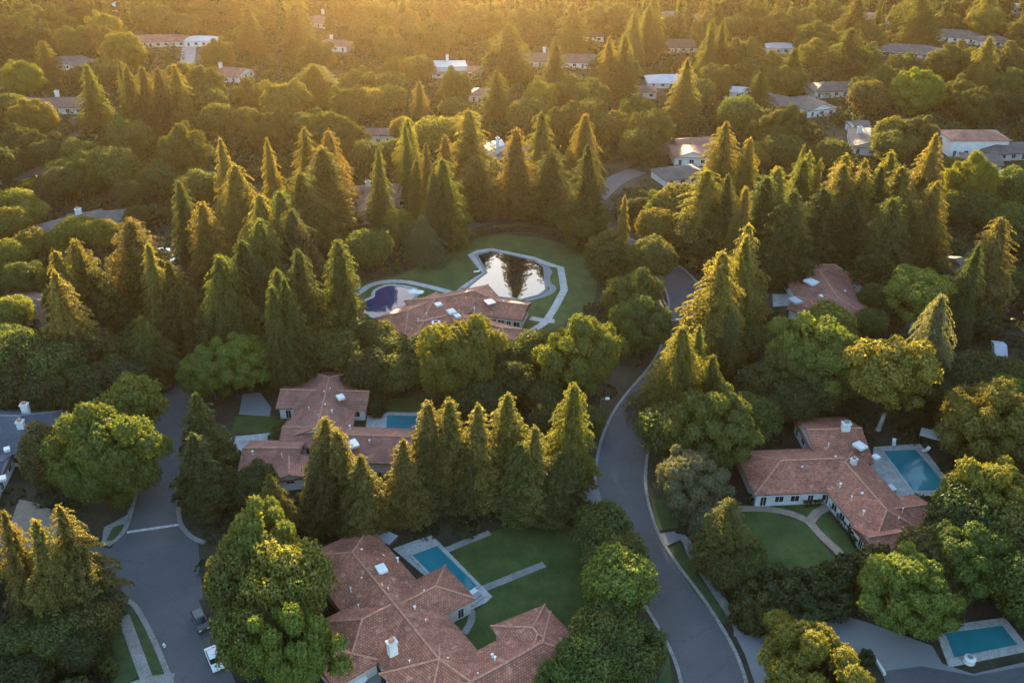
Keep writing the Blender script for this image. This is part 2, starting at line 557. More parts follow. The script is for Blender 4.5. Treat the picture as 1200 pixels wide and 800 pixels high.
ribbon('garden_path', PX([(949, 611), (957, 601), (972, 592)]), 1.7, 0, 0.13, M['gravel'])
sheet('terrace', PX([(966, 592), (984, 588), (996, 606), (984, 612)]), 0.15, M['drive'])
sheet('lawn', PX([(272, 506), (276, 488), (318, 486), (326, 494), (322, 508)]), 0.05, M['lawn'])
sheet('driveway', PX([(258, 513), (292, 510), (320, 507), (320, 523), (285, 530), (256, 526)]), 0.12, M['deckstone'])
sheet('driveway', PX([(284, 462), (305, 460), (318, 478), (316, 488), (280, 486)]), 0.10, M['drive'])
sheet('lawn', PX([(436, 470), (505, 462), (510, 484), (440, 486)]), 0.05, M['lawn'])
sheet('driveway', PX([(22, 585), (44, 590), (70, 602), (66, 640), (52, 650), (20, 640), (14, 610)]), 0.12, M['gravel'])
LC = smooth_line(PX([(400, 372), (392, 350), (430, 330), (470, 322), (510, 300), (545, 282), (600, 276), (655, 284), (690, 300), (700, 330), (690, 362), (650, 385), (600, 395), (520, 395), (450, 385)]), 4, True)
sheet('lawn', LC, 0.05, M['lawn'])
def c4(pts): return [(400 + x / 4, 260 + y / 4) for x, y in pts]
ribbon('garden_path', PX(c4([(565, 315), (625, 275), (678, 240), (640, 195), (608, 156), (640, 140), (700, 131), (800, 152), (900, 172), (970, 200), (1028, 215), (1045, 320), (1005, 395), (960, 468)])), 1.9, 0, 0.10, M['deckstone'])
ribbon('garden_path', PX(c4([(1000, 466), (962, 466), (885, 452)])), 1.9, 0, 0.12, M['deckstone'])
ribbon('garden_path', PX(c4([(962, 468), (865, 532)])), 1.9, 0, 0.13, M['deckstone'])
ribbon('garden_path', smooth_line(PX(c4([(-30, 385), (0, 373), (60, 345), (95, 325), (140, 296), (220, 280), (300, 282), (360, 293), (440, 312), (500, 328), (540, 335), (570, 312)])), 4), 1.8, 0, 0.10, M['deckstone'])
ribbon('pool_surround', smooth_line(PX(c4([(860, 368), (930, 350), (975, 333), (992, 310), (968, 290), (962, 260), (972, 235), (955, 208)])), 4), 1.8, 0, 0.11, M['drive'])
sheet('terrace', PX([(905, 345), (928, 345), (932, 358), (906, 360)]), 0.12, M['deckstone'])


# ------------------------------------------------------------------ pools: coping > water
def pool(label, pts_px, cop, wmat, cmat, group=None, smoothk=0, deck=None, name='swimming_pool', cat='pool', depth_=0.08):
    poly = PX(pts_px)
    a = sum(poly[i - 1][0] * poly[i][1] - poly[i][0] * poly[i - 1][1] for i in range(len(poly)))
    if a < 0: poly = poly[::-1]
    if smoothk: poly = smooth_line(poly, smoothk, True)
    n = len(poly)
    cx, cy = sum(p[0] for p in poly) / n, sum(p[1] for p in poly) / n
    root = empty(name, (cx, cy, 0))
    tag(root, label, cat, group)
    def offs(d):
        out = []
        for i in range(n):
            p0, p, p2 = Vector(poly[i - 1]), Vector(poly[i]), Vector(poly[(i + 1) % n])
            e1, e2 = (p - p0).normalized(), (p2 - p).normalized()
            n1, n2 = Vector((e1.y, -e1.x)), Vector((e2.y, -e2.x))
            b = (n1 + n2)
            b = b / max(0.35, b.dot(n1))
            out.append((p.x + b.x * d, p.y + b.y * d))
        return out
    outer = offs(cop)
    z = 0.24
    m = MB()
    for i in range(n):
        j = (i + 1) % n
        m.face([(*poly[i], z), (*outer[i], z), (*outer[j], z), (*poly[j], z)])
        m.face([(*outer[i], 0), (*outer[j], 0), (*outer[j], z), (*outer[i], z)])
        m.face([(*poly[j], z - depth_ - .05), (*poly[i], z - depth_ - .05), (*poly[i], z), (*poly[j], z)])
    m.build('coping', cmat, root)
    m = MB(); m.face([(x, y, z - depth_) for x, y in poly])
    m.build('water', wmat, root)
    clear(outer, 1.2)
    return root


sheet('pool_deck', PX([(460, 643), (505, 627), (514, 635), (566, 688), (577, 699), (570, 706), (547, 717), (536, 712), (528, 700)]), 0.11, M['deckstone'])
pool('teal swimming pool beside the lawn of the largest red roofed house', [(483, 651), (512, 640), (559, 687), (535, 704)], 0.45, M['pool'], M['deckstone'])
sheet('pool_deck', PX([(1024, 524), (1078, 520), (1122, 576), (1120, 580), (1070, 582), (1044, 592), (1018, 560)]), 0.11, M['deckstone'])
pool('teal swimming pool behind the white walled house with the curving garden path', [(1035, 529), (1073, 527.5), (1114, 575), (1070, 576)], 0.5, M['pool'], M['deckstone'])
pool('teal swimming pool next to the wide grey driveway', [(1107, 742), (1174, 733), (1192, 756), (1118, 771)], 1.3, M['pool'], M['deckstone'])
sheet('pool_deck', PX([(430, 487), (452, 483), (498, 484), (500, 512), (428, 512)]), 0.11, M['deckstone'])
pool('small teal pool behind the red roofed house with the gabled garage', [(454, 487), (493, 488), (494, 508), (452, 508)], 0.4, M['pool'], M['deckstone'])
pool('dark blue freeform pool against the house between the ponds', c4([(75, 400), (120, 372), (155, 355), (162, 328), (200, 308), (240, 302), (345, 320), (340, 355), (320, 400), (250, 450), (180, 450), (115, 432)]), 0.9, M['darkpool'], M['deckstone'], smoothk=3)
pool('large pale mirror pond ringed by an angular stone path', c4([(640, 160), (700, 141), (790, 158), (900, 184), (945, 214), (955, 318), (925, 342), (840, 365), (740, 352), (595, 312), (640, 275), (686, 240)]), 0.7, M['pond'], M['drive'], name='garden_pond', cat='pond')


# ------------------------------------------------------------------ houses
def lerp(a, b, t): return (a[0] + (b[0] - a[0]) * t, a[1] + (b[1] - a[1]) * t)


class House:
    def __init__(s, label, origin, tile, capm, wallm, cat='house', name='house', group=None):
        s.root = empty(name, (*origin, 0))
        tag(s.root, label, cat, group)
        s.tile, s.cap, s.wallm = tile, capm, wallm
        s.k = 0
        s.roof = None

    def wing(s, p1, p2, hw, he=3.0, pitch=20, ends='hh', ov=0.6, wins='', wstep=3.4, caps=True, gwin=False):
        """gabled or hipped wing over the ridge p1-p2; a roof, its cap tiles, walls and windows"""
        he += 0.013 * s.k; pitch += 0.11 * s.k; s.k += 1
        p1, p2 = Vector((*p1, 0)), Vector((*p2, 0))
        d = (p2 - p1); L = d.length; d.normalize(); n = Vector((-d.y, d.x, 0))
        tp = math.tan(R(pitch)); cp = math.cos(R(pitch))
        rh = he + hw * tp
        Z = Vector((0, 0, 1))
        a = p1 - d * (hw if ends[0] == 'h' else 0); b = p2 + d * (hw if ends[1] == 'h' else 0)
        A1, A2 = a + n * hw + Z * he, a - n * hw + Z * he
        B1, B2 = b + n * hw + Z * he, b - n * hw + Z * he
        R1, R2 = p1 + Z * rh, p2 + Z * rh
        m = MB()
        off = s.k * 7.3
        lx = lambda p: (p - p1).dot(d)
        def slope(pts, side):
            m.face(pts, [(lx(p) + off, (hw - abs((p - p1).dot(n))) / cp + off) for p in pts])
        slope([A2, B2, R2, R1], -1)
        slope([B1, A1, R1, R2], 1)
        for (q1, q2, r, e) in ((A1, A2, R1, ends[0]), (B2, B1, R2, ends[1])):
            if e == 'h':
                m.face([q1, q2, r], [((p - p1).dot(n) + off, abs((r - p).dot(d)) / cp + off) for p in (q1, q2, r)])
        # fascia and soffit
        th = 0.22
        ring = [A2, B2, B1, A1]
        for i in range(4):
            q0, q1 = ring[i], ring[(i + 1) % 4]
            m.face([q0 - Z * th, q1 - Z * th, q1, q0])
        m.face([p - Z * th for p in (A1, B1, B2, A2)])
        for (q1, q2, r, e) in ((A1, A2, R1, ends[0]), (B2, B1, R2, ends[1])):
            if e == 'g':
                m.face([q1, r, r - Z * th, q1 - Z * th]); m.face([r, q2, q2 - Z * th, r - Z * th])
        roof = m.build('roof', s.tile, s.root)
        s.roof = s.roof or roof
        if caps:
            c = MB()
            lines = [(R1, R2)] if L > 0.5 else []
            if ends[0] == 'h': lines += [(R1, A1), (R1, A2)]
            if ends[1] == 'h': lines += [(R2, B1), (R2, B2)]
            for q0, q1 in lines:
                c.tube([q0 + Z * 0.03, q1 + Z * 0.03], 0.17, 6)
            c.build('ridge_cap', s.cap, roof)
        # walls
        wz = he - 0.02
        w = MB()
        ia, ib = a + d * ov, b - d * ov
        hw2 = hw - ov
        q = [ia - n * hw2, ib - n * hw2, ib + n * hw2, ia + n * hw2]
        w.prism([(p.x, p.y) for p in q], 0, wz)
        rz = rh - 0.12
        for base, sg, e in ((ia, -1, ends[0]), (ib, 1, ends[1])):
            if e == 'g':
                f = base + d * (0.004 * sg)
                t1, t2, t3 = f - n * hw2 + Z * (wz), f + n * hw2 + Z * (wz), f + Z * (wz + hw2 * tp - 0.05)
                w.face([t1, t2, t3] if sg > 0 else [t2, t1, t3])
        wall = w.build('wall', s.wallm, s.root)
        # windows: letters name the side: l (+n), r (-n), a (start), b (end)
        for side in wins:
            if side == 'l': o, ax, nn = ib + n * hw2, -d, n
            elif side == 'r': o, ax, nn = ia - n * hw2, d, -n
            elif side == 'a': o, ax, nn = ia + n * hw2, -n, -d
            else: o, ax, nn = ib - n * hw2, n, d
            LL = (ib - ia).length if side in 'lr' else 2 * hw2
            cnt = max(1, int(LL / wstep))
            for i in range(cnt):
                s.window(o + ax * (LL * (i + 0.5) / cnt), ax, nn, 1.5 if i % 3 else 1.0, 1.25 if i % 3 else 1.9, 0.9 if i % 3 else 0.25)
        if gwin:
            o, nn, ax = (ia, -d, -n)
            s.window(o + Z * 0.3, ax, nn, 1.2, 0.9, he - 0.3)
        return dict(R1=R1, R2=R2, A1=A1, A2=A2, B1=B1, B2=B2, d=d, n=n, rh=rh, roof=roof)

    def window(s, c, ax, nn, w, h, z0):
        ax = ax.normalized(); nn = nn.normalized()
        Z = Vector((0, 0, 1))
        c = Vector((c.x, c.y, 0)) + Z * z0 + nn * 0.004
        f = MB()
        t = 0.09
        def bx(m, x0, x1, z0_, z1_, d0, d1):
            q = [c + ax * x0 + Z * z0_, c + ax * x1 + Z * z0_, c + ax * x1 + Z * z1_, c + ax * x0 + Z * z1_]
            fr = [p + nn * d1 for p in q]; bk = [p + nn * d0 for p in q]
            m.face(fr)
            for i in range(4):
                j = (i + 1) % 4
                m.face([bk[i], bk[j], fr[j], fr[i]])
        bx(f, -w / 2 - t, -w / 2, -t, h + t, 0, .07); bx(f, w / 2, w / 2 + t, -t, h + t, 0, .07)
        bx(f, -w / 2, w / 2, h, h + t, 0, .07); bx(f, -w / 2, w / 2, -t, 0, 0, .07); bx(f, -0.025, 0.025, 0, h, .02, .05)
        fo = f.build('window', M['trim'], s.root)
        p = MB(); bx(p, -w / 2, w / 2, 0, h, 0, .02); p.build('pane', M['glass'], fo)

    def door(s, c, ax, nn, w=1.1, h=2.1, mat=None, name='door'):
        ax = ax.normalized(); nn = nn.normalized()
        m = MB(); cc = Vector((c[0], c[1], 0)) + nn * 0.05
        m.box(cc, w, 0.1, h, math.atan2(ax.y, ax.x), 0.05)
        return m.build(name, mat or M['timber'], s.root)

    def chimney(s, px, py, ztop, w=1.2, l=0.9, rz=0.3, hh=2.4, mat=None, capm=None):
        X, Y = P(px, py, ztop)
        m = MB()
        m.box((X, Y, 0), w, l, hh, rz, ztop - hh)
        m.box((X, Y, 0), w + .25, l + .25, .18, rz, ztop - .001)
        ch = m.build('chimney', mat or M['white'], s.roof)
        c = MB(); c.box((X, Y, 0), w * .55, l * .55, .45, rz, ztop + .18); c.build('chimney_pot', capm or M['stucco_cap'], ch) if False else c.build('chimney_pot', capm or M['stucco_cap'], s.roof)

    def vent(s, px, py, z, r=0.22, mat=None, name='roof_vent'):
        X, Y = P(px, py, z)
        m = MB()
        if name == 'skylight':
            m.box((X, Y, 0), r * 2, r * 2.4, 0.5, 0.5, z - 0.3)
        else:
            m.tube([(X, Y, z - 0.6), (X, Y, z + 0.25)], r * .5, 8)
            m.tube([(X, Y, z + 0.25), (X, Y, z + 0.38)], r, 8)
        m.build(name, mat or M['trim'], s.roof)

    def flat(s, poly, z0, z1, mat, name='flat_roof', walls=True):
        m = MB(); m.prism(poly, z1 - 0.25, z1, True); o = m.build(name, mat, s.root)
        if walls:
            cx = sum(p[0] for p in poly) / len(poly); cy = sum(p[1] for p in poly) / len(poly)
            m = MB(); m.prism([lerp(p, (cx, cy), .05) for p in poly], z0, z1 - 0.24); m.build('wall', s.wallm, s.root)
        return o


def clear_wing(w, mg=0.5):
    clear([(w[k].x, w[k].y) for k in ('A1', 'B1', 'B2', 'A2')], mg)


def unit(a, b):
    v = Vector((b[0] - a[0], b[1] - a[1])); v.normalize(); return v


HOUSES = []
# ---- A: the large red roofed house in front
hr = 5.4
h = House('largest red tiled house with a white chimney beside the lawn with the teal pool', P(470, 730), M['tileA'], M['stucco_cap'], M['cream'])
a, b = P(413, 647, hr), P(515, 772, hr)
u = unit(a, b)
wA = h.wing(a, b, 6.3, 3.1, 20, 'hh', wins='l')
b2 = P(462, 708, hr)
nrm = Vector((-u.y, u.x))        # towards the pool
e = (b2[0] + nrm.x * 7.2, b2[1] + nrm.y * 7.2)
w2 = h.wing(b2, e, 4.4, 3.3, 20, 'hh', wins='rl')
e2 = (b2[0] - nrm.x * 5.5, b2[1] - nrm.y * 5.5)
b3 = lerp(a, b, 0.50)
w3 = h.wing((b3[0], b3[1]), (b3[0] - nrm.x * 5.2, b3[1] - nrm.y * 5.2), 5.0, 3.25, 20, 'hh')
q0, q1 = P(548, 800, hr), P(636, 752, hr)
w4 = h.wing(q0, q1, 5.6, 3.2, 20, 'hh', wins='l')
w6 = h.wing(P(515, 772, hr), P(570, 812, hr), 6.0, 3.15, 20, 'hh')
uu = unit(q0, q1)
pp = P(630, 742, 5.3)
w5 = h.wing(pp, (pp[0] + .2 - uu.y * 1.5, pp[1] + uu.x * 1.5), 4.6, 3.3, 21, 'hh', wins='l')
w7 = h.wing(P(372, 775, 4.6), P(398, 760, 4.6), 4.2, 2.8, 18, 'gh')
h.chimney(459, 752, 6.8, 1.25, .95, 0.6)
h.vent(447, 666, 5.0, 0.75, M['trim'], 'skylight')
for x, y in ((499, 727), (525, 772), (424, 645), (434, 668), (450, 698), (420, 710), (411, 690), (495, 745), (466, 655), (480, 775), (577, 768), (580, 771), (424, 678), (455, 690), (497, 693), (560, 790), (486, 712)):
    h.vent(x, y, 4.7 + random.uniform(-.3, .5), random.choice((.13, .17, .22)))
for w in (wA, w2, w3, w4, w5, w6, w7): clear_wing(w)
# chimney flue breast and courtyard
sheet('terrace', PX([(398, 800), (404, 772), (432, 764), (446, 790), (450, 830), (400, 830)]), 0.12, M['drive'])

# ---- B: rose tiled house in the middle left
h = House('rose tiled house with a gabled garage beside the small teal pool', P(375, 510), M['tileB'], M['stucco_cap'], M['white'])
a, b = P(386, 441, 5.6), P(371, 500, 5.6)
wB = h.wing(a, b, 6.2, 3.1, 20, 'hg', wins='l')
w2 = h.wing(P(328, 454, 4.9), P(433, 456, 4.9), 4.6, 2.9, 18, 'gg', wins='rab')
w3 = h.wing(P(330, 498, 4.7), P(380, 498, 4.7), 4.6, 2.7, 18, 'gg', wins='ra')
w4 = h.wing(P(284, 524, 4.9), P(352, 524, 4.9), 5.0, 2.8, 20, 'gg', wins='rab')
w5 = h.wing(P(338, 526, 4.8), P(338, 552, 4.8), 3.4, 2.7, 20, 'gg')
f = w5['B1']
o = (w5['B1'] + w5['B2']) / 2
h.window(Vector((o.x, o.y, 0)) - w5['d'] * 0.6, w5['n'], w5['d'], 1.4, 0.9, 1.6)
w6 = h.wing(P(398, 509, 5.2), P(490, 512, 5.2), 5.6, 3.0, 20, 'gg', wins='l')
h.vent(399, 465, 5.2, 0.7, M['trim'], 'skylight')
h.vent(413, 520, 4.9, 1.0, M['trim'], 'skylight'); h.vent(394, 512, 5.2, 0.9, M['trim'], 'skylight')
h.chimney(499, 474, 5.2, 1.0, 0.9, 0, 5.2)
for x, y in ((387, 456), (381, 475), (389, 482), (373, 487), (362, 478), (410, 500), (433, 517), (296, 530), (330, 533), (380, 460)):
    h.vent(x, y, 4.9, random.choice((.12, .16, .2)))
for w in (wB, w2, w3, w4, w5, w6): clear_wing(w)

# ---- C: house between the ponds
h = House('red tiled house standing between the mirror pond and the dark blue pool', P(530, 370), M['tileA'], M['stucco_cap'], M['cream'])
wC = h.wing(P(478, 364, 4.9), P(508, 351, 4.9), 5.6, 2.9, 19, 'hh')
w2 = h.wing(P(510, 350, 5.6), P(556, 341, 5.6), 6.0, 3.4, 20, 'hh', wins='r')
w3 = h.wing(P(562, 350, 4.9), P(618, 357, 4.9), 4.7, 3.1, 19, 'hg', wins='rb', wstep=1.9)
w4 = h.wing(P(497, 376, 4.6), P(522, 370, 4.6), 5.0, 2.8, 18, 'hh')
w5 = h.wing(P(545, 372, 4.4), P(588, 384, 4.4), 4.2, 2.9, 18, 'hh', wins='r')
clear_wing(w5)
h.chimney(511, 378, 6.3, 1.7, 1.2, 0.1, 2.4)
h.vent(513, 356, 5.0, 0.8, M['trim'], 'skylight'); h.vent(529, 365, 5.0, 0.9, M['white'], 'skylight'); h.vent(536, 370, 4.7, 0.7, M['white'], 'skylight')
h.vent(574, 354, 5.2, 1.1, M['metal'], 'skylight')
for x, y in ((546, 350), (500, 368), (556, 362), (590, 354), (566, 380), (490, 375)):
    h.vent(x, y, 4.8, .16)
for w in (wC, w2, w3, w4): clear_wing(w)

# ---- D: white walled house on the right
h = House('white walled red tiled house with a curving tan garden path in front', P(980, 570), M['tileA'], M['stucco_cap'], M['white'])
wN = h.wing(P(945, 503, 5.6), P(1010, 501, 5.6), 7.4, 3.0, 19, 'gg', wins='arb')
w2 = h.wing(P(915, 539, 5.6), P(990, 536, 5.6), 6.4, 3.1, 20, 'hg', wins='r', wstep=2.6)
w3 = h.wing(P(991, 540, 5.7), P(1040, 596, 5.7), 5.8, 3.2, 20, 'hh', wins='r', wstep=2.4)
w4 = h.wing(P(1018, 628, 5.0), P(1056, 622, 5.0), 5.0, 2.9, 19, 'gh', wins='a')
w5 = h.wing(P(1045, 594, 4.9), P(1092, 588, 4.9), 4.6, 2.8, 18, 'hg', wins='l')
h.chimney(992, 496, 6.9, 1.5, 1.0, 0.05, 2.6, M['white'], M['metal'])
h.vent(1008, 522, 5.0, 0.9, M['trim'], 'skylight'); h.vent(1027, 535, 4.3, 0.5, M['trim'], 'skylight')
for x, y in ((971, 521), (979, 536), (985, 568), (998, 583), (1010, 579), (1058, 597), (1002, 560), (1053, 608), (940, 548), (1012, 600)):
    h.vent(x, y, 4.8, random.choice((.14, .18, .24)))
h.chimney(1001, 538, 5.9, 1.0, 0.8, 0.5, 1.6)
for w in (wN, w2, w3, w4, w5): clear_wing(w)

# ---- E: upper right red house
h = House('red tiled house with a white gable standing among tall conifers', P(960, 340), M['tileB'], M['stucco_cap'], M['white'])
w1 = h.wing(P(925, 309, 5.8), P(978, 309, 5.8), 6.4, 3.2, 20, 'gh', wins='ar')
w2 = h.wing(P(960, 318, 5.9), P(982, 350, 5.9), 8.0, 3.2, 20, 'hh')
w3 = h.wing(P(930, 345, 4.8), P(950, 350, 4.8), 4.5, 2.8, 18, 'gh', wins='a')
h.chimney(933, 303, 7.2, 1.4, 1.0, 0, 2.2)
h.vent(951, 330, 5.4, 1.3, M['trim'], 'skylight'); h.vent(932, 352, 4.9, 1.2, M['membrane'], 'skylight')
h.vent(963, 347, 5.0, .5, M['trim'], 'skylight'); h.vent(990, 342, 4.6, .3)
for w in (w1, w2, w3): clear_wing(w)

# ---- S: slate house at the left edge
h = House('blue slate roofed house with two white chimneys beside a tan driveway', P(15, 520), M['slate'], M['cap_slate'], M['white'])
w1 = h.wing(P(-30, 488, 6.4), P(22, 489, 6.4), 7.5, 3.4, 24, 'hh', wins='r')
w2 = h.wing(P(30, 502, 5.0), P(58, 508, 5.0), 5.0, 3.0, 20, 'hh', wins='r')
w3 = h.wing(P(-40, 542, 5.2), P(4, 538, 5.2), 5.4, 2.9, 20, 'hg', wins='rb')
h.chimney(28, 474, 7.6, 1.3, 1.0, 0.1, 3.0); h.chimney(23, 494, 7.0, 1.2, 1.0, 0.1, 3.0)
h.vent(3, 560, 4.0, .6, M['trim'], 'skylight'); h.vent(8, 526, 5.0, .5, M['trim'], 'skylight')
for w in (w1, w2, w3): clear_wing(w)

# ---- smaller and farther houses: (label, ridge px pairs, half width, tile, wall, height, ends, extras)
far = [
    ('grey shingled house with a small white chimney near the upper side street', [((52, 262), (100, 250)), ((100, 250), (148, 246))], 6.5, 'shingle', 'cream', 5.2, 'hh', (91, 245)),
    ('brown tiled house with a small white chimney behind the pond garden', [((425, 218), (470, 216)), ((437, 228), (436, 244))], 6.5, 'brownsh', 'cream', 5.4, 'hh', (431, 213)),
    ('grey blue roofed house with white walls beside a brown conifer', [((72, 66), (98, 65)), ((96, 68), (106, 72))], 6.5, 'shingle', 'white', 5.2, 'hg', None),
    ('long red tiled house with a pale wall behind a round tree', [((162, 41), (203, 40))], 7, 'tileB', 'cream', 5.2, 'hh', None),
    ('purple brown roofed house with two white chimneys behind yellow green trees', [((45, 115), (82, 114)), ((15, 112), (28, 113))], 7, 'brownsh', 'white', 5.2, 'hh', (66, 107)),
    ('low red tiled house with a bright white side wall', [((264, 78), (288, 80))], 7.5, 'tileB', 'white', 5.2, 'hg', (258, 74)),
    ('small far house with a brown roof between tall conifers', [((370, 18), (386, 20))], 7, 'brownsh', 'white', 5.2, 'hh', (378, 12)),
    ('long brown roofed house with white walls in the haze', [((615, 62), (640, 62)), ((668, 63), (700, 64))], 7.5, 'brownsh', 'white', 5.2, 'hh', (638, 56)),
    ('far house with a pale flat roof near the upper right conifers', [((785, 13), (815, 16))], 7, 'shingle', 'white', 5.2, 'hh', None),
    ('greyish red roofed house in hazy light behind a tall pair of conifers', [((775, 46), (806, 46))], 7.5, 'brownsh', 'cream', 5.2, 'hh', None),
    ('pale roofed small house beside the gold brown conifer', [((776, 87), (795, 87))], 7, 'membrane', 'white', 4.6, 'hh', None),
    ('red tiled house with white gable walls beside a curved drive', [((790, 163), (822, 161)), ((808, 170), (812, 178))], 6.5, 'tileB', 'white', 5.2, 'gh', None),
    ('grey violet roofed house below the red house with white gables', [((790, 196), (806, 194))], 6, 'shingle', 'white', 4.6, 'hh', None),
    ('long grey roofed house stepping down behind a round dark tree', [((900, 108), (922, 113)), ((944, 112), (966, 122))], 7, 'shingle', 'white', 5.2, 'hh', None),
    ('low grey roofed house between two large round trees', [((966, 96), (992, 95))], 7, 'shingle', 'white', 5.2, 'hh', None),
    ('dark grey roofed house with two white gables at its front', [((998, 141), (1018, 141)), ((1020, 150), (1024, 166))], 7.5, 'shingle', 'white', 5.4, 'gg', (1008, 149)),
    ('wide pale grey roof far behind the tall brown conifer', [((1035, 50), (1085, 53))], 9, 'shingle', 'cream', 4.8, 'hh', None),
    ('grey roofed house with white details at the upper right', [((1098, 33), (1136, 36))], 8, 'shingle', 'white', 5.2, 'hh', None),
    ('white two storey house with a red tiled roof', [((1128, 152), (1158, 152))], 6.2, 'tileB', 'white', 8.0, 'hh', None),
    ('low grey roofed house beside the white two storey house', [((1168, 168), (1215, 166)), ((1150, 180), (1175, 182))], 6, 'shingle', 'white', 4.6, 'hh', None),
    ('small white far house at the top beside gold green trees', [((1118, 4), (1135, 6))], 7, 'membrane', 'white', 5.5, 'hh', None),
    ('small far white house beside the tallest brown conifer', [((1018, 14), (1032, 16))], 7, 'shingle', 'white', 5.0, 'hh', None),
    ('small grey shed roof among dark trees near the right edge', [((1118, 303), (1128, 301))], 3.5, 'shingle', 'cream', 4.0, 'gg', None),
    ('small pale house with a rusty roof behind the large mirrored trees', [((532, 136), (548, 135))], 4.5, 'brownsh', 'white', 5.0, 'gg', None),
    ('white topped far house at the very top between dark trees', [((140, 1), (158, 2))], 7, 'membrane', 'white', 5.2, 'hh', None),
    ('faint brownish far house in the brightest haze', [((650, 1), (672, 2))], 7, 'brownsh', 'white', 5.2, 'hh', None),
    ('low brown roofed house in shade behind the tan conifer', [((20, 345), (46, 352))], 5, 'brownsh', 'cream', 4.4, 'hh', None),
    ('small grey roofed garden house with a pale slab near the right edge', [((1165, 402), (1180, 404))], 3.5, 'membrane', 'cream', 3.4, 'gg', None),
    ('tiny far house with a pale roof beside the hazy thin street', [((228, 42), (244, 42))], 5, 'membrane', 'white', 4.6, 'hh', None),
    ('tiny far brownish house among round hazy trees', [((386, 46), (400, 47))], 5.5, 'brownsh', 'white', 4.8, 'hh', (388, 42)),
    ('tiny far house with white walls in the orange glow', [((685, 37), (697, 37))], 5, 'brownsh', 'white', 4.6, 'hh', None),
    ('tiny pale house between rounded trees behind the spiky light tree', [((860, 101), (874, 102))], 4.5, 'membrane', 'white', 4.4, 'hh', None),
    ('tiny reddish far house below the white flat roof', [((562, 103), (573, 103))], 5, 'tileB', 'white', 4.8, 'hh', None),
    ('tiny tan far house in front of the hazy pale house', [((744, 100), (756, 100))], 5, 'brownsh', 'cream', 4.6, 'hh', None),
    ('tiny far house with a pale roof behind small round trees', [((908, 50), (922, 50))], 5, 'membrane', 'white', 4.6, 'hh', None),
    ('tiny grey far house below the corner grey house', [((1156, 42), (1170, 42))], 5, 'shingle', 'white', 4.8, 'hh', None),
    ('small white walled house peeking between thin gold conifers', [((438, 150), (450, 150))], 4.5, 'brownsh', 'white', 5.0, 'hh', None),
    ('tiny white far house in the upper corner', [((1184, 4), (1198, 4))], 5.5, 'membrane', 'white', 5.0, 'hh', None),
]
for label, rs, hw, tl, wl, rh, ends, ch in far:
    (x0, y0), (x1, y1) = rs[0]
    h = House(label, P((x0 + x1) / 2, (y0 + y1) / 2, rh), M[tl], M['cap_brown'], M[wl])
    pit = 18
    for i, ((x0, y0), (x1, y1)) in enumerate(rs):
        he = rh - hw * math.tan(R(pit))
        w = h.wing(P(x0, y0, rh), P(x1, y1, rh), hw, he, pit, ends if i == 0 else 'hg', wins='rb' if hw > 4 else '', wstep=3.6, caps=False)
        clear_wing(w, 1)
    if ch: h.chimney(ch[0], ch[1], rh + 1.3, 1.5, 1.1, 0, 2.2)
# flat pale roofs
for label, px, rh in (('white flat roofed house with a small white chimney and red tiled edge', [(507, 71), (545, 71), (548, 78), (512, 79)], 4.6),
                      ('house with a bright white flat roof among gold tipped conifers', [(566, 168), (588, 163), (592, 170), (572, 177)], 4.4)):
    poly = PX(px, rh)
    h = House(label, poly[0], M['tileB'], M['cap_brown'], M['white'])
    h.flat(poly, 0, rh, M['membrane'])
    x1, y1 = px[1]
    w = h.wing(P(x1 - 30, y1 + 7, rh - .8), P(x1 + 22, y1 + 6, rh - .8), 6.5, rh - .8 - 6.5 * math.tan(R(16)), 16, 'hh', wins='r', caps=False)
    clear_wing(w, 1); clear(poly, 2)
    h.chimney(px[0][0] + 17, px[0][1] - 6, rh + 2.6, 1.2, 1.0, 0, 2.8)


# ------------------------------------------------------------------ vehicles and small things
def make_car(name, label, paint, loc, rz, cat='car', group=None, suv=False):
    root = empty(name, loc, rz)
    tag(root, label, cat, group)
    Hh = 1.7 if suv else 1.45
    prof = [(-2.25, .35), (-2.3, .75), (-2.2, 1.0), (-1.95, 1.05), (2.05 - .9, 1.02), (2.2, .85), (2.3, .6), (2.22, .35)]
    def loft(p2, ws, name, mat, parent):
        m = MB()
        Ls = [(x, w, z) for (x, z), w in zip(p2, ws)]
        l = [Vector((x, w, z)) for x, w, z in Ls]; r = [Vector((x, -w, z)) for x, w, z in Ls]
        n = len(l)
        for i in range(n):
            j = (i + 1) % n
            m.face([l[i], r[i], r[j], l[j]])
        m.face(l[::-1]); m.face(r)
        return m.build(name, mat, parent, local=True)
    body = loft(prof, [.86, .9, .9, .88, .88, .86, .84, .84], 'body', paint, root)
    t0 = -2.0 if suv else -1.6
    cab = [(t0 - .1, 1.04), (t0 + .35, Hh - .06), (t0 + .6, Hh), (.35, Hh), (.6, Hh - .05), (1.25, 1.02)]
    loft(cab[:2] + cab[4:], [.80, .68, .68, .80], 'windscreen', M['glass'], root)
    loft([cab[1], cab[2], cab[3], cab[4]], [.69, .66, .66, .69], 'roof_panel', paint, root)
    for x in (-1.4, 1.4):
        for s_ in (-1, 1):
            m = MB(); m.tube([(x, s_ * .68, .33), (x, s_ * .93, .33)], .33, 14); w = m.build('wheel', M['rubber'], root, local=True)
            m = MB(); m.tube([(x, s_ * .90, .33), (x, s_ * .945, .33)], .19, 10); m.build('rim', M['metal'], w, local=True)
    for s_ in (-1, 1):
        m = MB(); m.box((2.27, s_ * .62, 0), .1, .38, .14, 0, .66); m.build('headlight', M['trim'], root, local=True)
        m = MB(); m.box((-2.27, s_ * .68, 0), .08, .22, .2, 0, .75); m.build('taillight', M['car_red'], root, local=True)
    return root


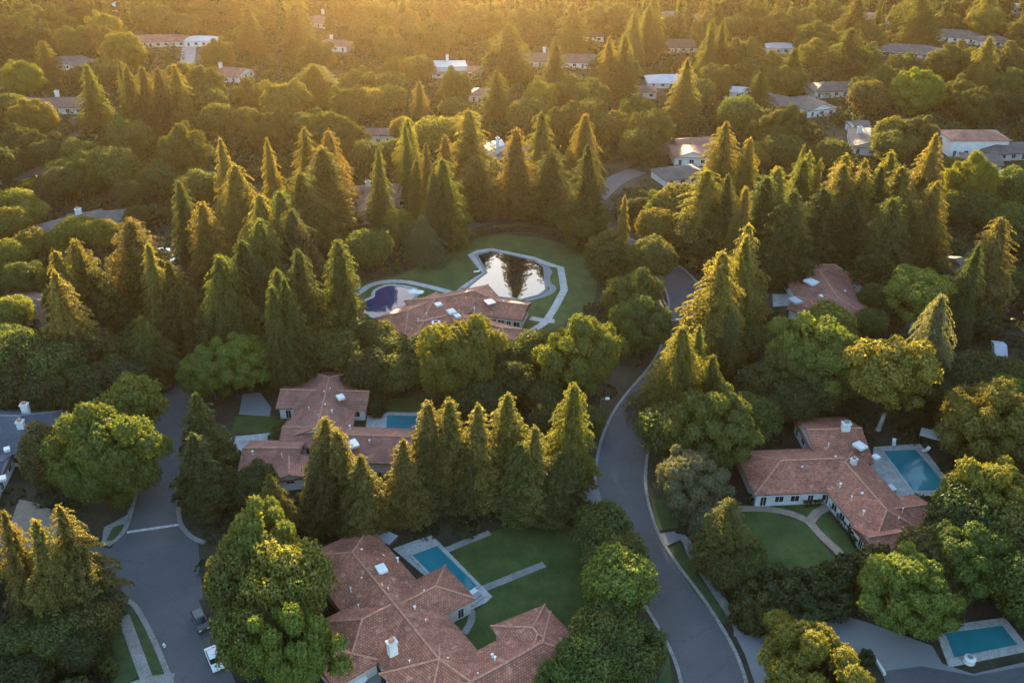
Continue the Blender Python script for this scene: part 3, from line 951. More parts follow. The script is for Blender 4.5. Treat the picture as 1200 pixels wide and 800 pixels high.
def heading(x0, y0, x1, y1):
    a, b = P(x0, y0), P(x1, y1)
    return math.atan2(b[1] - a[1], b[0] - a[0])


hd = heading(228, 714, 242, 742)
make_car('parked_car', 'black car parked at the kerb beside the big bright green tree', M['car_dark'], (*P(235, 730), .03), hd, suv=True, group='cars on the streets and drives')
make_car('parked_car', 'white car parked at the kerb half under the green trees', M['car_white'], (*P(252, 775), .03), heading(240, 750, 254, 785), group='cars on the streets and drives')
make_car('parked_car', 'white car parked in the courtyard of the largest red roofed house', M['car_white'], (*P(413, 795), .13), hd + .4, group='cars on the streets and drives')
for i, (x, y, mt, lb) in enumerate((
    (190, 297, 'car_white', 'white car standing behind the broad gold conifer'),
    (205, 309, 'car_silver', 'silver car standing between the two gold conifers'),
    (214, 300, 'car_white', 'second white car on the hidden drive between gold conifers'),
    (1138, 176, 'car_white', 'white car beside the white two storey house'),
    (1120, 188, 'car_silver', 'silver car standing below the white two storey house'),
)):
    X, Y = P(x, y)
    clear([(X - 4, Y - 4), (X + 4, Y - 4), (X + 4, Y + 4), (X - 4, Y + 4)], 1)
    make_car('parked_car', lb, M[mt], (X, Y, .03), 0.4 + i * .7, group='cars on the streets and drives')


def street_lamp(label, x, y, hgt=6.0, arm=(1.2, 0)):
    X, Y = P(x, y)
    r = empty('street_lamp', (X, Y, 0)); tag(r, label, 'street lamp', 'street lamps')
    m = MB(); m.tube([(0, 0, 0), (0, 0, hgt)], [.12, .07], 8); m.build('pole', M['metal'], r, local=True)
    m = MB(); m.tube([(0, 0, hgt - .2), (arm[0] * .5, arm[1] * .5, hgt + .1), (arm[0], arm[1], hgt + .05)], .045, 6); m.build('arm', M['metal'], r, local=True)
    m = MB(); m.box((arm[0], arm[1], 0), .8, .5, .28, 0, hgt - .1); m.build('lamp_head', M['trim'], r, local=True)
    return r


street_lamp('white headed street lamp beside the curve of the middle road', 785, 401)
street_lamp('street lamp with a white head standing over shaded driveways', 703, 496)
street_lamp('short white lamp by the wide driveway entrance', 897, 742, 2.2, (.1, 0))
# bench-like stone sign block at the kerb of the left road
X, Y = P(193, 758)
r = empty('fire_hydrant', (X, Y, 0)); tag(r, 'small pale hydrant at the road edge beside the narrow verge', 'hydrant')
m = MB(); m.tube([(0, 0, 0), (0, 0, .75), (0, 0, .9)], [.16, .16, .05], 10); m.build('barrel', M['trim'], r, local=True)
m = MB(); m.tube([(-.28, 0, .5), (.28, 0, .5)], .08, 8); m.build('outlet', M['trim'], r, local=True)
X, Y = P(150, 620)
# spa cover, loungers, tables
def lounger(label, x, y, rz, h0=0.12):
    X, Y = P(x, y)
    r = empty('sun_lounger', (X, Y, h0), rz); tag(r, label, 'sun lounger', 'loungers at the pools')
    m = MB(); m.box((0, 0, 0), 1.3, .7, .12, 0, .3); m.build('seat', M['trim'], r, local=True)
    m = MB()
    q = [(.65, -.35, .36), (.65, .35, .36), (1.2, .35, .85), (1.2, -.35, .85)]
    m.face(q); m.face([(a + .06, b, c - .08) for a, b, c in q[::-1]]); m.build('backrest', M['trim'], r, local=True)
    for a in (-.55, .55):
        for b in (-.28, .28):
            m = MB(); m.box((a, b, 0), .07, .07, .3, 0, 0); m.build('leg', M['metal'], r, local=True)
    return r
lounger('white lounger at the far edge of the pool behind the white walled house', 1047, 522, 1.2)
lounger('white lounger at the outer edge of the pool behind the white walled house', 1083, 530, .5)
lounger('white lounger standing outside the corner of the stone pond path', 558, 320, .3)
lounger('white lounger on the path bend near the dark blue pool', 417, 341, .6)


def garden_table(label, x, y, w=2.0, l=1.2, rz=0, h0=.12):
    X, Y = P(x, y)
    r = empty('garden_table', (X, Y, h0), rz); tag(r, label, 'table')
    m = MB(); m.box((0, 0, 0), w, l, .08, 0, .7); m.build('table_top', M['trim'], r, local=True)
    for a in (-1, 1):
        for b in (-1, 1):
            m = MB(); m.box((a * (w / 2 - .15), b * (l / 2 - .12), 0), .08, .08, .7, 0, 0); m.build('leg', M['metal'], r, local=True)
garden_table('long pale table on the shaded grass behind the pool deck', 1095, 514, 5.5, 3.0, -.5)
clear([(P(1095, 514)[0] + a, P(1095, 514)[1] + b) for a, b in ((-3, -2), (3, -2), (3, 2), (-3, 2))], .5)
garden_table('pale table on the terrace corner beside the red roof and pool', 1040, 576, 2.6, 1.6, .3)


def spa(label, x, y, w, l, rz):
    X, Y = P(x, y)
    r = empty('hot_tub', (X, Y, .1), rz); tag(r, label, 'hot tub')
    m = MB(); m.box((0, 0, 0), w, l, .8, 0, 0); m.build('shell', M['timber'], r, local=True)
    m = MB(); m.box((0, 0, 0), w + .1, l + .1, .16, 0, .81); m.build('cover', M['membrane'], r, local=True)
    clear([(X - w, Y - l), (X + w, Y - l), (X + w, Y + l), (X - w, Y + l)], .3)
spa('covered square hot tub beside the end of the largest red roof', 453, 634, 3.0, 2.4, -.55)
X, Y = P(551, 698)
r = empty('pool_bench', (X, Y, .2), -.0 + heading(540, 704, 560, 690)); tag(r, 'white slab bench with grey steps at the corner of the teal pool', 'bench')
m = MB(); m.box((0, 0, 0), 2.6, .9, .4, 0, 0); m.build('slab', M['trim'], r, local=True)
m = MB(); m.box((0, -.9, 0), 2.6, .8, .2, 0, 0); m.box((0, -1.6, 0), 2.6, .7, .08, 0, 0); m.build('step', M['metal'], r, local=True)


def umbrella(label, x, y, rad=1.5, hh=2.5):
    X, Y = P(x, y)
    r = empty('parasol', (X, Y, .12)); tag(r, label, 'parasol', 'parasols at the dark pool')
    m = MB(); m.tube([(0, 0, 0), (0, 0, hh)], .03, 6); m.build('pole', M['metal'], r, local=True)
    m = MB(); n = 8
    for k in range(n):
        a0, a1 = 2 * PI * k / n, 2 * PI * (k + 1) / n
        m.face([(rad * math.cos(a0), rad * math.sin(a0), hh - .5), (rad * math.cos(a1), rad * math.sin(a1), hh - .5), (0, 0, hh)])
    m.build('canopy', M['trim'], r, local=True)
umbrella('white parasol at the pool end of the house between the ponds', 484, 349, 1.3, 2.3)
umbrella('white parasol close beside the red tiles at the dark blue pool', 492, 350, 1.2, 2.3)
# round float / grill by the lower right pool
X, Y = P(1135, 776)
r = empty('pool_heater', (X, Y, .2)); tag(r, 'small round white pool heater beside the driveway edge of the pool', 'pool heater')
m = MB(); m.tube([(0, 0, 0), (0, 0, .8), (0, 0, .95)], [.85, .85, .5], 16); m.build('drum', M['trim'], r, local=True)
m = MB(); m.tube([(0, 0, .95), (0, 0, 1.05)], [.4, .4], 12); m.build('lid', M['metal'], r, local=True)
# low wall by the lower right planting
a, b = P(1021, 768), P(1036, 792)
w_ = MB(); v = unit(a, b); L_ = math.dist(a, b)
w_.box(((a[0] + b[0]) / 2, (a[1] + b[1]) / 2, 0), L_, .35, .6, math.atan2(v.y, v.x), 0.1)
tag(w_.build('garden_wall', M['white']), 'short low white wall edging the planting in the wide driveway', 'wall')
TREE_SRC = """
# --- far left
b 15 16 60 o
b 58 6 46 d
b 122 14 46 y
b 112 30 42 o
b 90 -6 70 d
b 30 2 40 o
b 172 0 46 o
b 190 14 34 o
b 215 17 32 o
b 252 -6 72 o
b 215 -8 44 d
b 8 18 44 o
b 42 28 46 d
b 82 31 42 o
c 50 50 26 b 18
b 22 69 48 y
b 142 39 52 y
b 170 46 42 o
b 203 40 40 g
b 240 45 44 o
c 288 8 32 b
c 102 80 34 o
b 120 70 42 o
c 140 72 16 o
c 150 80 32 b
c 165 82 28 b
c 183 84 30 b
c 205 80 34 t
b 92 78 32 d
b 212 74 32 o
b 250 79 58 o
b 240 103 46 o
b 288 93 52 o
b 28 118 52 y
b 55 124 44 y
b 5 112 44 g
b 145 138 62 g
b 210 147 70 o
b 252 123 44 o
b 286 127 44 o
c 260 167 32 t
b 185 188 38 b
b 118 175 52 g
b 90 165 46 g
b 20 150 60 d
b 55 165 44 d
b 0 175 50 d
b 72 188 42 g
# --- far middle
b 314 -4 60 o
c 357 -6 34 b
c 343 8 30 b
b 405 -8 60 o
b 440 2 44 o
b 472 4 54 o
b 437 24 42 o
b 457 33 48 o
b 412 18 46 o
b 393 45 58 o
b 507 21 74 o
b 562 4 68 o
b 525 -6 52 o
c 596 32 48 b
b 463 69 44 o
b 500 66 38 o
c 368 77 50 y 17
b 415 81 46 o
b 330 94 60 y
b 455 87 40 o
b 408 101 50 o
b 432 105 38 y
b 457 102 36 y
c 491 97 20 t 16
b 535 81 52 o
b 532 115 34 g
c 582 84 34 o 20
b 312 128 56 o
b 385 129 64 g
b 418 140 54 o
b 350 134 44 o
b 455 138 30 y
c 315 165 26 t
c 356 154 32 t
c 383 157 44 t
c 477 142 32 y
b 508 140 48 y
b 532 139 44 y
c 551 132 42 t
n 522 162 28 t
n 500 172 20 o
n 485 191 26 o
c 455 150 24 o
b 560 60 40 o
b 545 145 40 o
c 605 155 46 t 27
c 440 178 28 o
b 460 165 40 o
b 430 168 44 g
# --- far right of middle
b 622 9 60 o
c 672 6 38 b
b 705 2 50 o
b 725 5 62 o
c 745 17 26 b
c 762 11 30 b
c 776 0 28 b
b 794 20 34 d
c 651 48 34 b
b 645 -6 44 o
c 714 46 26 t
c 732 44 24 b
b 722 60 60 g
b 838 2 32 o
b 828 15 48 o
c 834 28 20 b
c 848 27 20 b
b 866 18 30 o
b 884 0 42 o
b 838 48 42 o
b 872 45 52 o
b 884 71 38 o
b 857 -4 40 d
b 632 94 50 y
b 670 89 48 o
b 696 91 54 o
b 660 124 58 o
b 618 118 44 o
c 806 72 34 t
b 778 91 42 o
b 842 76 44 o
b 748 112 50 g
b 720 132 44 o
b 766 130 56 o
b 690 118 46 o
c 635 135 34 b
d 684 138 50 t
b 868 117 48 g
c 890 87 34 o 17
b 896 130 42 o
c 848 145 48 t
c 876 167 32 y
b 895 168 34 y
b 750 152 44 o
b 820 95 40 o
# --- far right
b 915 12 46 o
b 940 8 46 o
b 928 29 24 o
b 958 26 54 o
b 958 46 42 y
c 1006 0 38 b
c 999 36 38 b
b 1032 24 42 o
b 980 2 40 o
b 1052 0 44 o
c 1078 -8 44 o
c 1092 0 40 o
b 1085 30 50 o
b 1160 4 48 y
b 1192 20 42 o
b 1136 -4 40 o
b 1120 15 30 o
b 905 60 44 o
b 1035 50 54 g
b 1065 63 44 g
b 1118 51 62 o
b 1186 50 56 o
b 1155 60 50 d
c 930 60 34 o 18
b 920 78 44 o
b 1040 78 48 o
b 1082 80 68 y
b 1020 98 44 o
c 1161 47 32 t
b 1130 92 46 o
b 1150 100 52 d
b 1192 82 50 g
b 1182 108 34 d
b 933 97 34 o
b 975 105 42 d
b 980 82 40 o
b 912 131 58 o
b 955 124 60 d
b 975 166 46 g
b 1036 138 42 y
b 1078 136 58 o
b 1052 155 46 o
b 1005 92 40 d
c 937 173 24 t
c 950 181 20 t
c 960 190 16 t
c 990 184 40 t
c 1012 190 40 t
c 1045 182 40 y
c 1094 161 42 t
b 1165 180 80 y
b 1195 200 50 o
b 1120 185 34 o
b 918 160 44 g
# --- upper left block
b 15 222 50 y
b 28 238 44 l
b 4 246 48 y
b 32 270 42 y
b 2 285 46 y
b 20 310 50 g
b 60 272 32 y
b 86 256 42 y
b 116 257 42 y
b 158 243 32 d
c 92 285 56 t
c 70 300 40 t
c 153 260 66 t
c 186 290 40 t
c 218 244 50 t
d 275 198 72 t
c 65 325 62 t
d 258 305 84 g
b 10 351 50 y
b 2 385 56 g
c 163 375 42 o 17
b 92 178 58 g
b 130 176 56 g
b 55 198 50 d
b 185 195 46 d
b 228 202 50 g
b 150 212 40 d
c 210 215 34 d
b 40 335 46 d
c 112 320 48 d 18
c 200 310 52 b
d 305 232 66 t
c 328 226 44 o
c 355 205 48 o
c 378 178 56 b
c 300 262 58 o
c 340 250 54 d
c 395 287 42 g
d 285 285 74 d
c 325 320 44 o
c 350 296 44 d
n 450 198 28 t
b 465 247 36 l
d 503 254 48 s 17
b 432 272 54 g
b 480 262 36 o
c 530 190 40 o
c 510 205 34 d
c 560 185 46 b
c 645 180 48 b
c 690 175 48 d
c 332 332 44 g
c 318 340 36 g
b 372 358 60 y
b 410 372 52 g
b 442 380 46 o
b 455 395 44 o
b 345 385 60 g
b 300 395 50 o
b 390 392 60 o
c 250 366 44 d 13
# --- centre right block
b 680 236 68 g
p 731 233 22 t 14
b 754 249 48 y
o 712 272 50 o 15
b 768 283 54 g
b 748 292 46 g
b 742 321 84 g
b 752 350 84 g
B 680 374 112 l
b 628 392 60 g
p 880 268 62 t 24
c 876 280 50 y
c 848 300 58 y
b 798 220 58 y
b 775 228 48 g
b 750 234 32 d
c 830 204 56 y
c 872 224 30 t
c 855 210 44 d
b 820 258 60 d
b 845 262 50 d
c 895 210 48 d
c 808 384 28 y 14
c 858 368 26 s 14
b 884 384 50 g
b 862 410 34 o
c 915 200 46 t
c 945 190 40 o
c 985 198 56 t
c 1012 205 50 t
c 1035 200 46 d
c 1060 200 66 t
c 1048 235 56 b
c 1100 217 44 t
c 930 225 50 d
c 965 225 54 d
c 1000 240 56 d
b 1122 227 44 g
b 1150 227 50 g
b 1182 240 48 g
c 1172 261 58 t
b 1190 250 34 y
u 1082 322 80 l
d 1106 348 60 s
b 1016 334 34 g
b 1024 365 40 g
b 1045 355 40 d
b 975 360 60 y
c 1130 290 44 d
b 1140 330 40 d
b 1190 320 40 g
b 1150 420 60 d
b 1125 435 60 d
b 1190 425 50 g
b 905 395 50 d
# --- middle
b 20 392 80 g
b 60 405 80 g
b 100 385 74 b
b 140 395 60 d
b 10 430 70 d
b 50 440 60 d
b 95 435 70 d
b 135 425 64 d
b 175 400 50 b
B 158 450 78 l 13
B 127 484 132 l
o 44 502 60 b 14
B 240 406 80 l 13
B 284 398 78 l 13
b 310 405 44 g
n 231 464 46 g 17
n 224 512 52 g 17
b 262 555 40 d
b 292 552 62 d
c 318 560 38 t 13
B 535 376 112 y
b 492 400 60 d
b 590 402 56 d
b 470 420 60 o
b 430 415 60 d
b 395 420 50 d
b 600 430 60 d
b 440 440 50 d
b 560 450 60 d
b 350 415 50 d
n 500 475 50 t
n 531 474 46 t
n 557 480 48 t
n 590 466 54 t
n 626 507 44 t 20
n 653 532 52 o 17
c 668 449 50 y
b 640 450 46 g
b 702 478 40 g
b 640 480 40 d
n 370 494 46 t 20
n 400 509 46 t 19
n 438 538 46 t 17
n 470 520 46 t 18
n 415 545 40 o 15
n 380 540 44 o 15
n 500 520 44 o 16
n 545 520 44 o 15
n 610 520 44 o 17
b 670 520 40 d
B 815 538 92 s
B 842 466 110 g
B 786 480 74 g
B 888 470 60 g
d 800 388 88 y 22
d 836 420 56 o 17
b 895 430 60 d
b 930 450 60 d
B 972 376 118 l
B 938 404 84 g
B 1008 400 90 g
u 1052 410 104 y 19
b 1090 402 58 l
b 1085 440 60 d
b 960 440 60 d
b 1120 462 50 d
b 1060 460 50 d
B 1170 460 124 y
b 1182 446 54 l
b 1130 480 54 d
b 1192 530 50 g
b 905 465 50 d
# --- lower
c 93 598 58 t 23
c 40 614 58 t 22
c 2 606 50 t 22
b 60 690 60 d
b 120 712 62 b 8
b 58 728 62 g 8
b 14 734 56 g 8
b 90 745 56 d 7
b 20 775 70 d 6
n 126 650 40 d 14
s 139 775 26 g 2.6
s 150 722 26 b 3
B 292 606 116 l 17
B 330 650 100 l 16
B 276 655 78 g 14
B 292 715 90 g 13
B 338 716 116 l 15
b 663 599 70 g
b 710 608 46 g
b 690 633 74 g
B 754 656 96 l
b 716 690 60 g
b 712 722 84 g
b 680 752 80 g
b 745 745 80 g
b 640 785 60 g
c 856 588 56 o 15
b 818 600 44 s
b 870 636 60 g
b 838 650 50 g
b 800 575 46 s
s 885 692 52 b 5
s 915 676 60 d 5.5
s 948 676 60 d 5.5
s 978 668 56 d 5
s 1005 655 56 d 6
s 1035 650 60 b 6
s 1062 645 50 b 6
s 878 705 44 b 4.5
s 872 718 30 b 4
s 905 712 56 d 4
s 945 705 60 d 4
s 980 696 50 d 4
B 1056 664 120 l 15
B 955 750 150 y 13
B 1172 552 112 y 17
B 1138 582 80 d 14
B 1190 600 90 o 14
B 1140 620 104 g 14
B 1192 660 90 g 13
b 1100 628 80 o 11
b 1150 690 70 d 9
s 1017 764 24 d 2.4
s 897 585 18 d 2.2
s 495 757 20 g 2
s 526 762 16 g 1.6
s 432 452 26 g 4
s 440 470 24 d 3.5
s 318 495 26 g 3
s 322 508 20 g 2.6
s 1180 700 60 d 5
s 1120 705 60 d 5
s 1085 720 40 d 4
s 700 590 30 g 4
s 722 620 26 g 4
"""
_lines = TREE_SRC
TREE_SRC = 'for _l in TREE_TXT.splitlines():\n    _l = _l.split("#")[0].split()\n    if _l: TREES.append((_l[0], float(_l[1]), float(_l[2]), float(_l[3]), _l[4]) + ((float(_l[5]),) if len(_l) > 5 else ()))\n'
TREE_TXT = _lines

# ------------------------------------------------------------------ foliage
def nrmz(a): return a / (np.linalg.norm(a, axis=1, keepdims=True) + 1e-9)


def quads_mesh(name, C, Nn, S, asp=0.6, mat=None):
    """leaf faces: irregular kites of size S at C facing Nn"""
    n = len(C)
    t = nrmz(np.cross(Nn, rng.normal(size=(n, 3))))
    b = np.cross(Nn, t)
    S = S[:, None]
    j = rng.uniform(.7, 1.3, (n, 4, 1))
    V = np.stack([C + t * S * j[:, 0], C + b * S * asp * j[:, 1], C - t * S * j[:, 2], C - b * S * asp * j[:, 3]], 1).reshape(-1, 3)
    me = bpy.data.meshes.new(name)
    me.vertices.add(4 * n); me.loops.add(4 * n); me.polygons.add(n)
    me.vertices.foreach_set('co', V.astype(np.float32).ravel())
    me.loops.foreach_set('vertex_index', np.arange(4 * n, dtype=np.int32))
    me.polygons.foreach_set('loop_start', np.arange(0, 4 * n, 4, dtype=np.int32))
    me.update(calc_edges=True)
    if mat: me.materials.append(mat)
    return me


def sph(n):
    return nrmz(rng.normal(size=(n, 3)))


def broadleaf(D, H, nclump, leaves, leaf=0.3, base=0.22, rc=(.12, .2), power=2.0, rough=1.0, holes=0.0, flat=0.0):
    """crown of leaf clumps over an uneven dome, D wide and H high over the ground"""
    cz = H * (base + 1) / 2
    a, c = D / 2, H * (1 - base) / 2
    i = np.arange(nclump) + .5
    ph = i * 2.399963 + rng.uniform(0, 6)
    z = 1 - 2 * i / nclump
    z = np.clip(z + rng.normal(0, .07, nclump), -.93, 1)
    r = np.sqrt(1 - z ** 2)
    dirs = np.stack([r * np.cos(ph), r * np.sin(ph), z], 1)
    rad = 1 + rng.normal(0, .115 * rough, nclump)
    # low lumps of the whole outline
    for k in range(4):
        v = sph(1)[0]
        rad += .085 * rough * np.sin(3.1 * dirs @ v + k)
    RC = rng.uniform(rc[0], rc[1], nclump) * D
    cc = dirs * np.array([a, a, c])[None] * rad[:, None]
    cc = cc * (1 - (RC / (D * .62)))[:, None]
    cc[:, 2] += cz
    cc[:, 2] = np.maximum(cc[:, 2], H * base * .8 + RC * .3)
    if holes:
        keep = rng.random(nclump) > holes * (dirs[:, 2] < .6)
        cc, RC, dirs = cc[keep], RC[keep], dirs[keep]
    wts = RC ** 2; wts /= wts.sum()
    which = rng.choice(len(cc), leaves, p=wts)
    u = sph(leaves)
    u[:, 2] = np.where(u[:, 2] < -.35, -u[:, 2], u[:, 2])
    u = nrmz(u)
    # small knuckles on each clump
    bump = 1 + .20 * np.sin(u[:, 0] * 9 + which) * np.sin(u[:, 1] * 9 + which * 2) + .10 * np.sin(u[:, 2] * 17 + which)
    rr = RC[which] * bump * (1 - .22 * rng.random(leaves) ** 2) * np.where(rng.random(leaves) < .06, 1.12, 1)
    C = cc[which] + u * rr[:, None] * np.array([1, 1, .85])
    Nn = nrmz(u + rng.normal(0, .42, (leaves, 3)))
    S = leaf * rng.uniform(.55, 1.15, leaves)
    # inner leaves that close the crown
    m = leaves // 12
    w2 = rng.choice(len(cc), m)
    C2 = cc[w2] * np.array([.78, .78, .9]) + rng.normal(0, D * .03, (m, 3))
    N2 = sph(m); S2 = leaf * rng.uniform(1.8, 3.2, m)
    me = quads_mesh('crown', np.vstack([C, C2]), np.vstack([Nn, N2]), np.concatenate([S, S2]), .62, M['leaf'])
    return me


def conifer(H, R0, leaves=26000, base=0.06, p=0.75, rag=0.18, droop=0.25, step=0.55, tip=0.35, tiers=0.12, leaf=0.24):
    nw = int(H * (1 - base) / step)
    Cs, Ns, Ss = [], [], []
    tot = 0
    rows = []
    lp = rng.uniform(0, 6.28, 3)
    for w in range(nw):
        t = (w + .5) / nw
        z = H * (base + (1 - base) * t)
        Rw = R0 * (1 - t) ** p * (1 + tiers * math.sin(w * 1.7)) * min(1, .45 + t * 3.2) + tip * .6 * (1 - t) + .18
        nb = max(4, int(5 + Rw * 2.2))
        for k in range(nb):
            az = 2 * PI * (k + rng.random() * .8) / nb + w * 1.1
            lob = 1 + .16 * math.sin(az * 2 + lp[0] + t * 3) + .13 * math.sin(az * 3 + lp[1] - t * 5) + .10 * math.sin(t * 19 + lp[2] + az)
            L = Rw * lob * (1 + rng.normal(0, rag))
            L = min(L, Rw * 1.38)
            rows.append((z + rng.normal(0, step * .3), az, max(.25, L), t))
    rows = np.array(rows)
    wt = rows[:, 2] ** 1.6 + .12; wt /= wt.sum()
    q = rng.choice(len(rows), leaves, p=wt)
    z0, az, L, t = rows[q].T
    s = 1 - rng.random(leaves) ** 1.5 * .9
    lat = rng.normal(0, 1, leaves) * L * .13 * (1.15 - s * .7)
    rr = L * s
    rise = (.25 + t * .35)
    zz = z0 + L * (rise * s - (rise + droop) * s ** 2 * 1.0) + rng.normal(0, .10, leaves) - np.abs(lat) * .3
    ca, sa = np.cos(az), np.sin(az)
    C = np.stack([ca * rr - sa * lat, sa * rr + ca * lat, zz], 1)
    out = np.stack([ca * .5, sa * .5, np.ones(leaves) * .55], 1)
    Nn = nrmz(out + rng.normal(0, .5, (leaves, 3)))
    S = leaf * rng.uniform(.6, 1.25, leaves) * (.75 + .4 * (1 - t))
    m = leaves // 14
    tt = rng.random(m) ** 1.3
    z2 = H * (base + .03 + (1 - base) * .93 * tt)
    r2 = R0 * (1 - tt) ** p * .55 * np.sqrt(rng.random(m))
    a2 = rng.random(m) * 2 * PI
    C2 = np.stack([np.cos(a2) * r2, np.sin(a2) * r2, z2], 1)
    return quads_mesh('crown', np.vstack([C, C2]), np.vstack([Nn, sph(m)]), np.concatenate([S, np.full(m, leaf * 2.6)]), .5, M['needle'])


def trunk_mesh(H, r, top=.8, limbs=6, spread=3.0, base=.25, mat=None, lean=0.0):
    m = MB()
    z = [0, .06, .3, .6, 1]
    pts = [(lean * t * H * .2 + .06 * math.sin(5 * t), .05 * math.cos(4 * t), H * top * t) for t in z]
    m.tube(pts, [r * 1.5, r * 1.1, r * .9, r * .6, r * .2], 9)
    for k in range(limbs):
        a = k * 2.4; t = base + (top - base - .1) * k / max(1, limbs)
        z0 = H * t
        s = spread * (.7 + .3 * math.sin(k * 5))
        x0 = lean * (t / top) * H * .2
        m.tube([(x0, 0, z0), (x0 + math.cos(a) * s * .5, math.sin(a) * s * .5, z0 + s * .45), (x0 + math.cos(a) * s, math.sin(a) * s, z0 + s * .95)], [r * .42, r * .3, r * .08], 6)
    me = m.build('trunk', mat or M['bark'])
    d = me.data
    d.polygons.foreach_set('use_smooth', [True] * len(d.polygons))
    bpy.data.objects.remove(me)
    return d


# kind -> list of (crown mesh, trunk mesh, D, H)
T = {}
T['b'] = []
for D, H, nc, lv, kw in ((13, 12, 46, 26000, {}), (14, 12, 60, 30000, dict(rough=1.3)), (13, 13, 40, 26000, dict(rc=(.15, .23))),
                         (14, 11, 54, 28000, dict(holes=.12, rough=1.5)), (12, 12, 34, 24000, dict(rough=.7, rc=(.17, .24)))):
    T['b'].append((broadleaf(D, H, nc, lv, **kw), trunk_mesh(H, .32, .7, 6, D * .25), D, H))
T['B'] = []     # large crowns seen close: more and smaller clumps
for D, H, nc, lv, kw in ((20, 17, 52, 130000, dict(leaf=.205, rc=(.085, .145), rough=1.3, base=.14)), (21, 16, 62, 135000, dict(leaf=.205, rc=(.075, .135), rough=1.6, base=.14, holes=.1)), (20, 15, 46, 130000, dict(leaf=.205, rc=(.09, .155), rough=1.1, base=.12)),
                         (19, 18, 58, 125000, dict(leaf=.205, rc=(.085, .14), rough=1.2, base=.14))):
    T['B'].append((broadleaf(D, H, nc, lv, **kw), trunk_mesh(H, .5, .7, 8, D * .27), D, H))
T['w'] = [(broadleaf(15, 14, 110, 60000, leaf=.24, rc=(.06, .11), rough=1.6, base=.08), trunk_mesh(14, .35, .7, 6, 4), 15, 14)]
T['o'] = [(broadleaf(8.5, 14, 70, 34000, leaf=.24, rc=(.13, .18), base=.05, rough=.6), trunk_mesh(14, .3, .8, 5, 2.5), 8.5, 14)]
T['u'] = [(broadleaf(14, 17, 60, 30000, leaf=.27, base=.52, rc=(.09, .15), rough=1.5, holes=.1), trunk_mesh(17, .38, .85, 9, 4.5, .3, M['palebark'], .5), 14, 17)]
T['c'] = []
for H, R0, lv, kw in ((26, 4.5, 52000, dict(p=.50, rag=.22, tiers=.12, tip=1.5)), (26, 4.2, 50000, dict(p=.58, rag=.26, tiers=.2, step=.7, tip=1.2)), (25, 5.0, 54000, dict(p=.46, tiers=.18, droop=.35, rag=.24, step=.65, tip=1.7)),
                      (27, 4.0, 50000, dict(p=.44, rag=.2, tiers=.1, tip=1.3)), (24, 4.6, 50000, dict(p=.42, rag=.28, tiers=.22, step=.75, tip=2.0)), (25, 4.7, 52000, dict(p=.64, rag=.24, tiers=.16, tip=1.1))):
    T['c'].append((conifer(H, R0, lv, leaf=.205, **kw), trunk_mesh(H, .42, .9, 4, 1.5), R0 * 2.2, H))
T['d'] = []     # broad drooping conifers
for H, R0, lv, kw in ((24, 7.2, 80000, dict(p=.48, tiers=.24, droop=.42, rag=.24, step=.8, tip=1.6)), (24, 6.6, 76000, dict(p=.52, tiers=.28, droop=.5, rag=.28, step=.9, tip=1.4))):
    T['d'].append((conifer(H, R0, lv, leaf=.21, **kw), trunk_mesh(H, .5, .9, 4, 2), R0 * 2.2, H))
T['n'] = []     # narrow pointed conifers
for H, R0, lv, kw in ((24, 3.3, 46000, dict(p=.55, rag=.14, tiers=.07, droop=.15, step=.45, tip=.8)), (24, 3.1, 44000, dict(p=.62, rag=.17, tiers=.1, droop=.2, step=.5, tip=.7)), (23, 3.5, 46000, dict(p=.48, rag=.18, tiers=.1, droop=.2, step=.5, tip=1.0))):
    T['n'].append((conifer(H, R0, lv, leaf=.2, **kw), trunk_mesh(H, .35, .9, 3, 1), R0 * 2.1, H))
T['p'] = [(conifer(22, 4.6, 26000, p=.5, tiers=.25, droop=.3, rag=.3, step=.8, tip=1.0), trunk_mesh(22, .4, .95, 9, 3.5, .3, M['palebark']), 11, 22)]
T['s'] = []     # shrubs
for k in range(2):
    T['s'].append((broadleaf(4, 2.6, 16, 5000, leaf=.17, base=.0, rc=(.16, .24)), trunk_mesh(2.6, .08, .6, 3, .8), 4, 2.6))

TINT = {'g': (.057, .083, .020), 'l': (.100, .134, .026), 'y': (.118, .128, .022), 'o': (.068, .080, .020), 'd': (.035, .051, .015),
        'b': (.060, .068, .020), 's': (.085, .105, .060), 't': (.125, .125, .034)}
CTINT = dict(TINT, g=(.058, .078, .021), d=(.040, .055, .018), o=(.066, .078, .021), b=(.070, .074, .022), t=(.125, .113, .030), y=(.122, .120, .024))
NAMES = {'b': 'broadleaf_tree', 'B': 'broadleaf_tree', 'w': 'broadleaf_tree', 'o': 'broadleaf_tree', 'u': 'broadleaf_tree',
         'c': 'conifer_tree', 'd': 'conifer_tree', 'n': 'conifer_tree', 'p': 'conifer_tree', 's': 'shrub'}
GROUPS = {'broadleaf_tree': 'broadleaf trees across the neighbourhood', 'conifer_tree': 'conifers across the neighbourhood', 'shrub': 'garden shrubs'}

# measured size of every crown
for _k, _v in T.items():
    for _i, (cm, tm, D0, H0) in enumerate(_v):
        v = np.empty(len(cm.vertices) * 3, np.float32); cm.vertices.foreach_get('co', v); v = v.reshape(-1, 3)
        r_ = np.hypot(v[:, 0], v[:, 1])
        if _k not in 'cdnp': D0 = 2 * float(np.percentile(r_, 98.5))
        _v[_i] = (cm, tm, D0, float(np.percentile(v[:, 2], 99.8)))
        print(_k, round(D0, 1), round(_v[_i][3], 1))

# (kind, apex x, apex y, crown width px, tint[, height m])
TREES = []
exec(TREE_SRC)


GX0, GY0, GS = -480.0, 30.0, 0.6
GNX, GNY = 1600, 1150
RATIO = np.full((GNY, GNX), 99.0, np.float32)


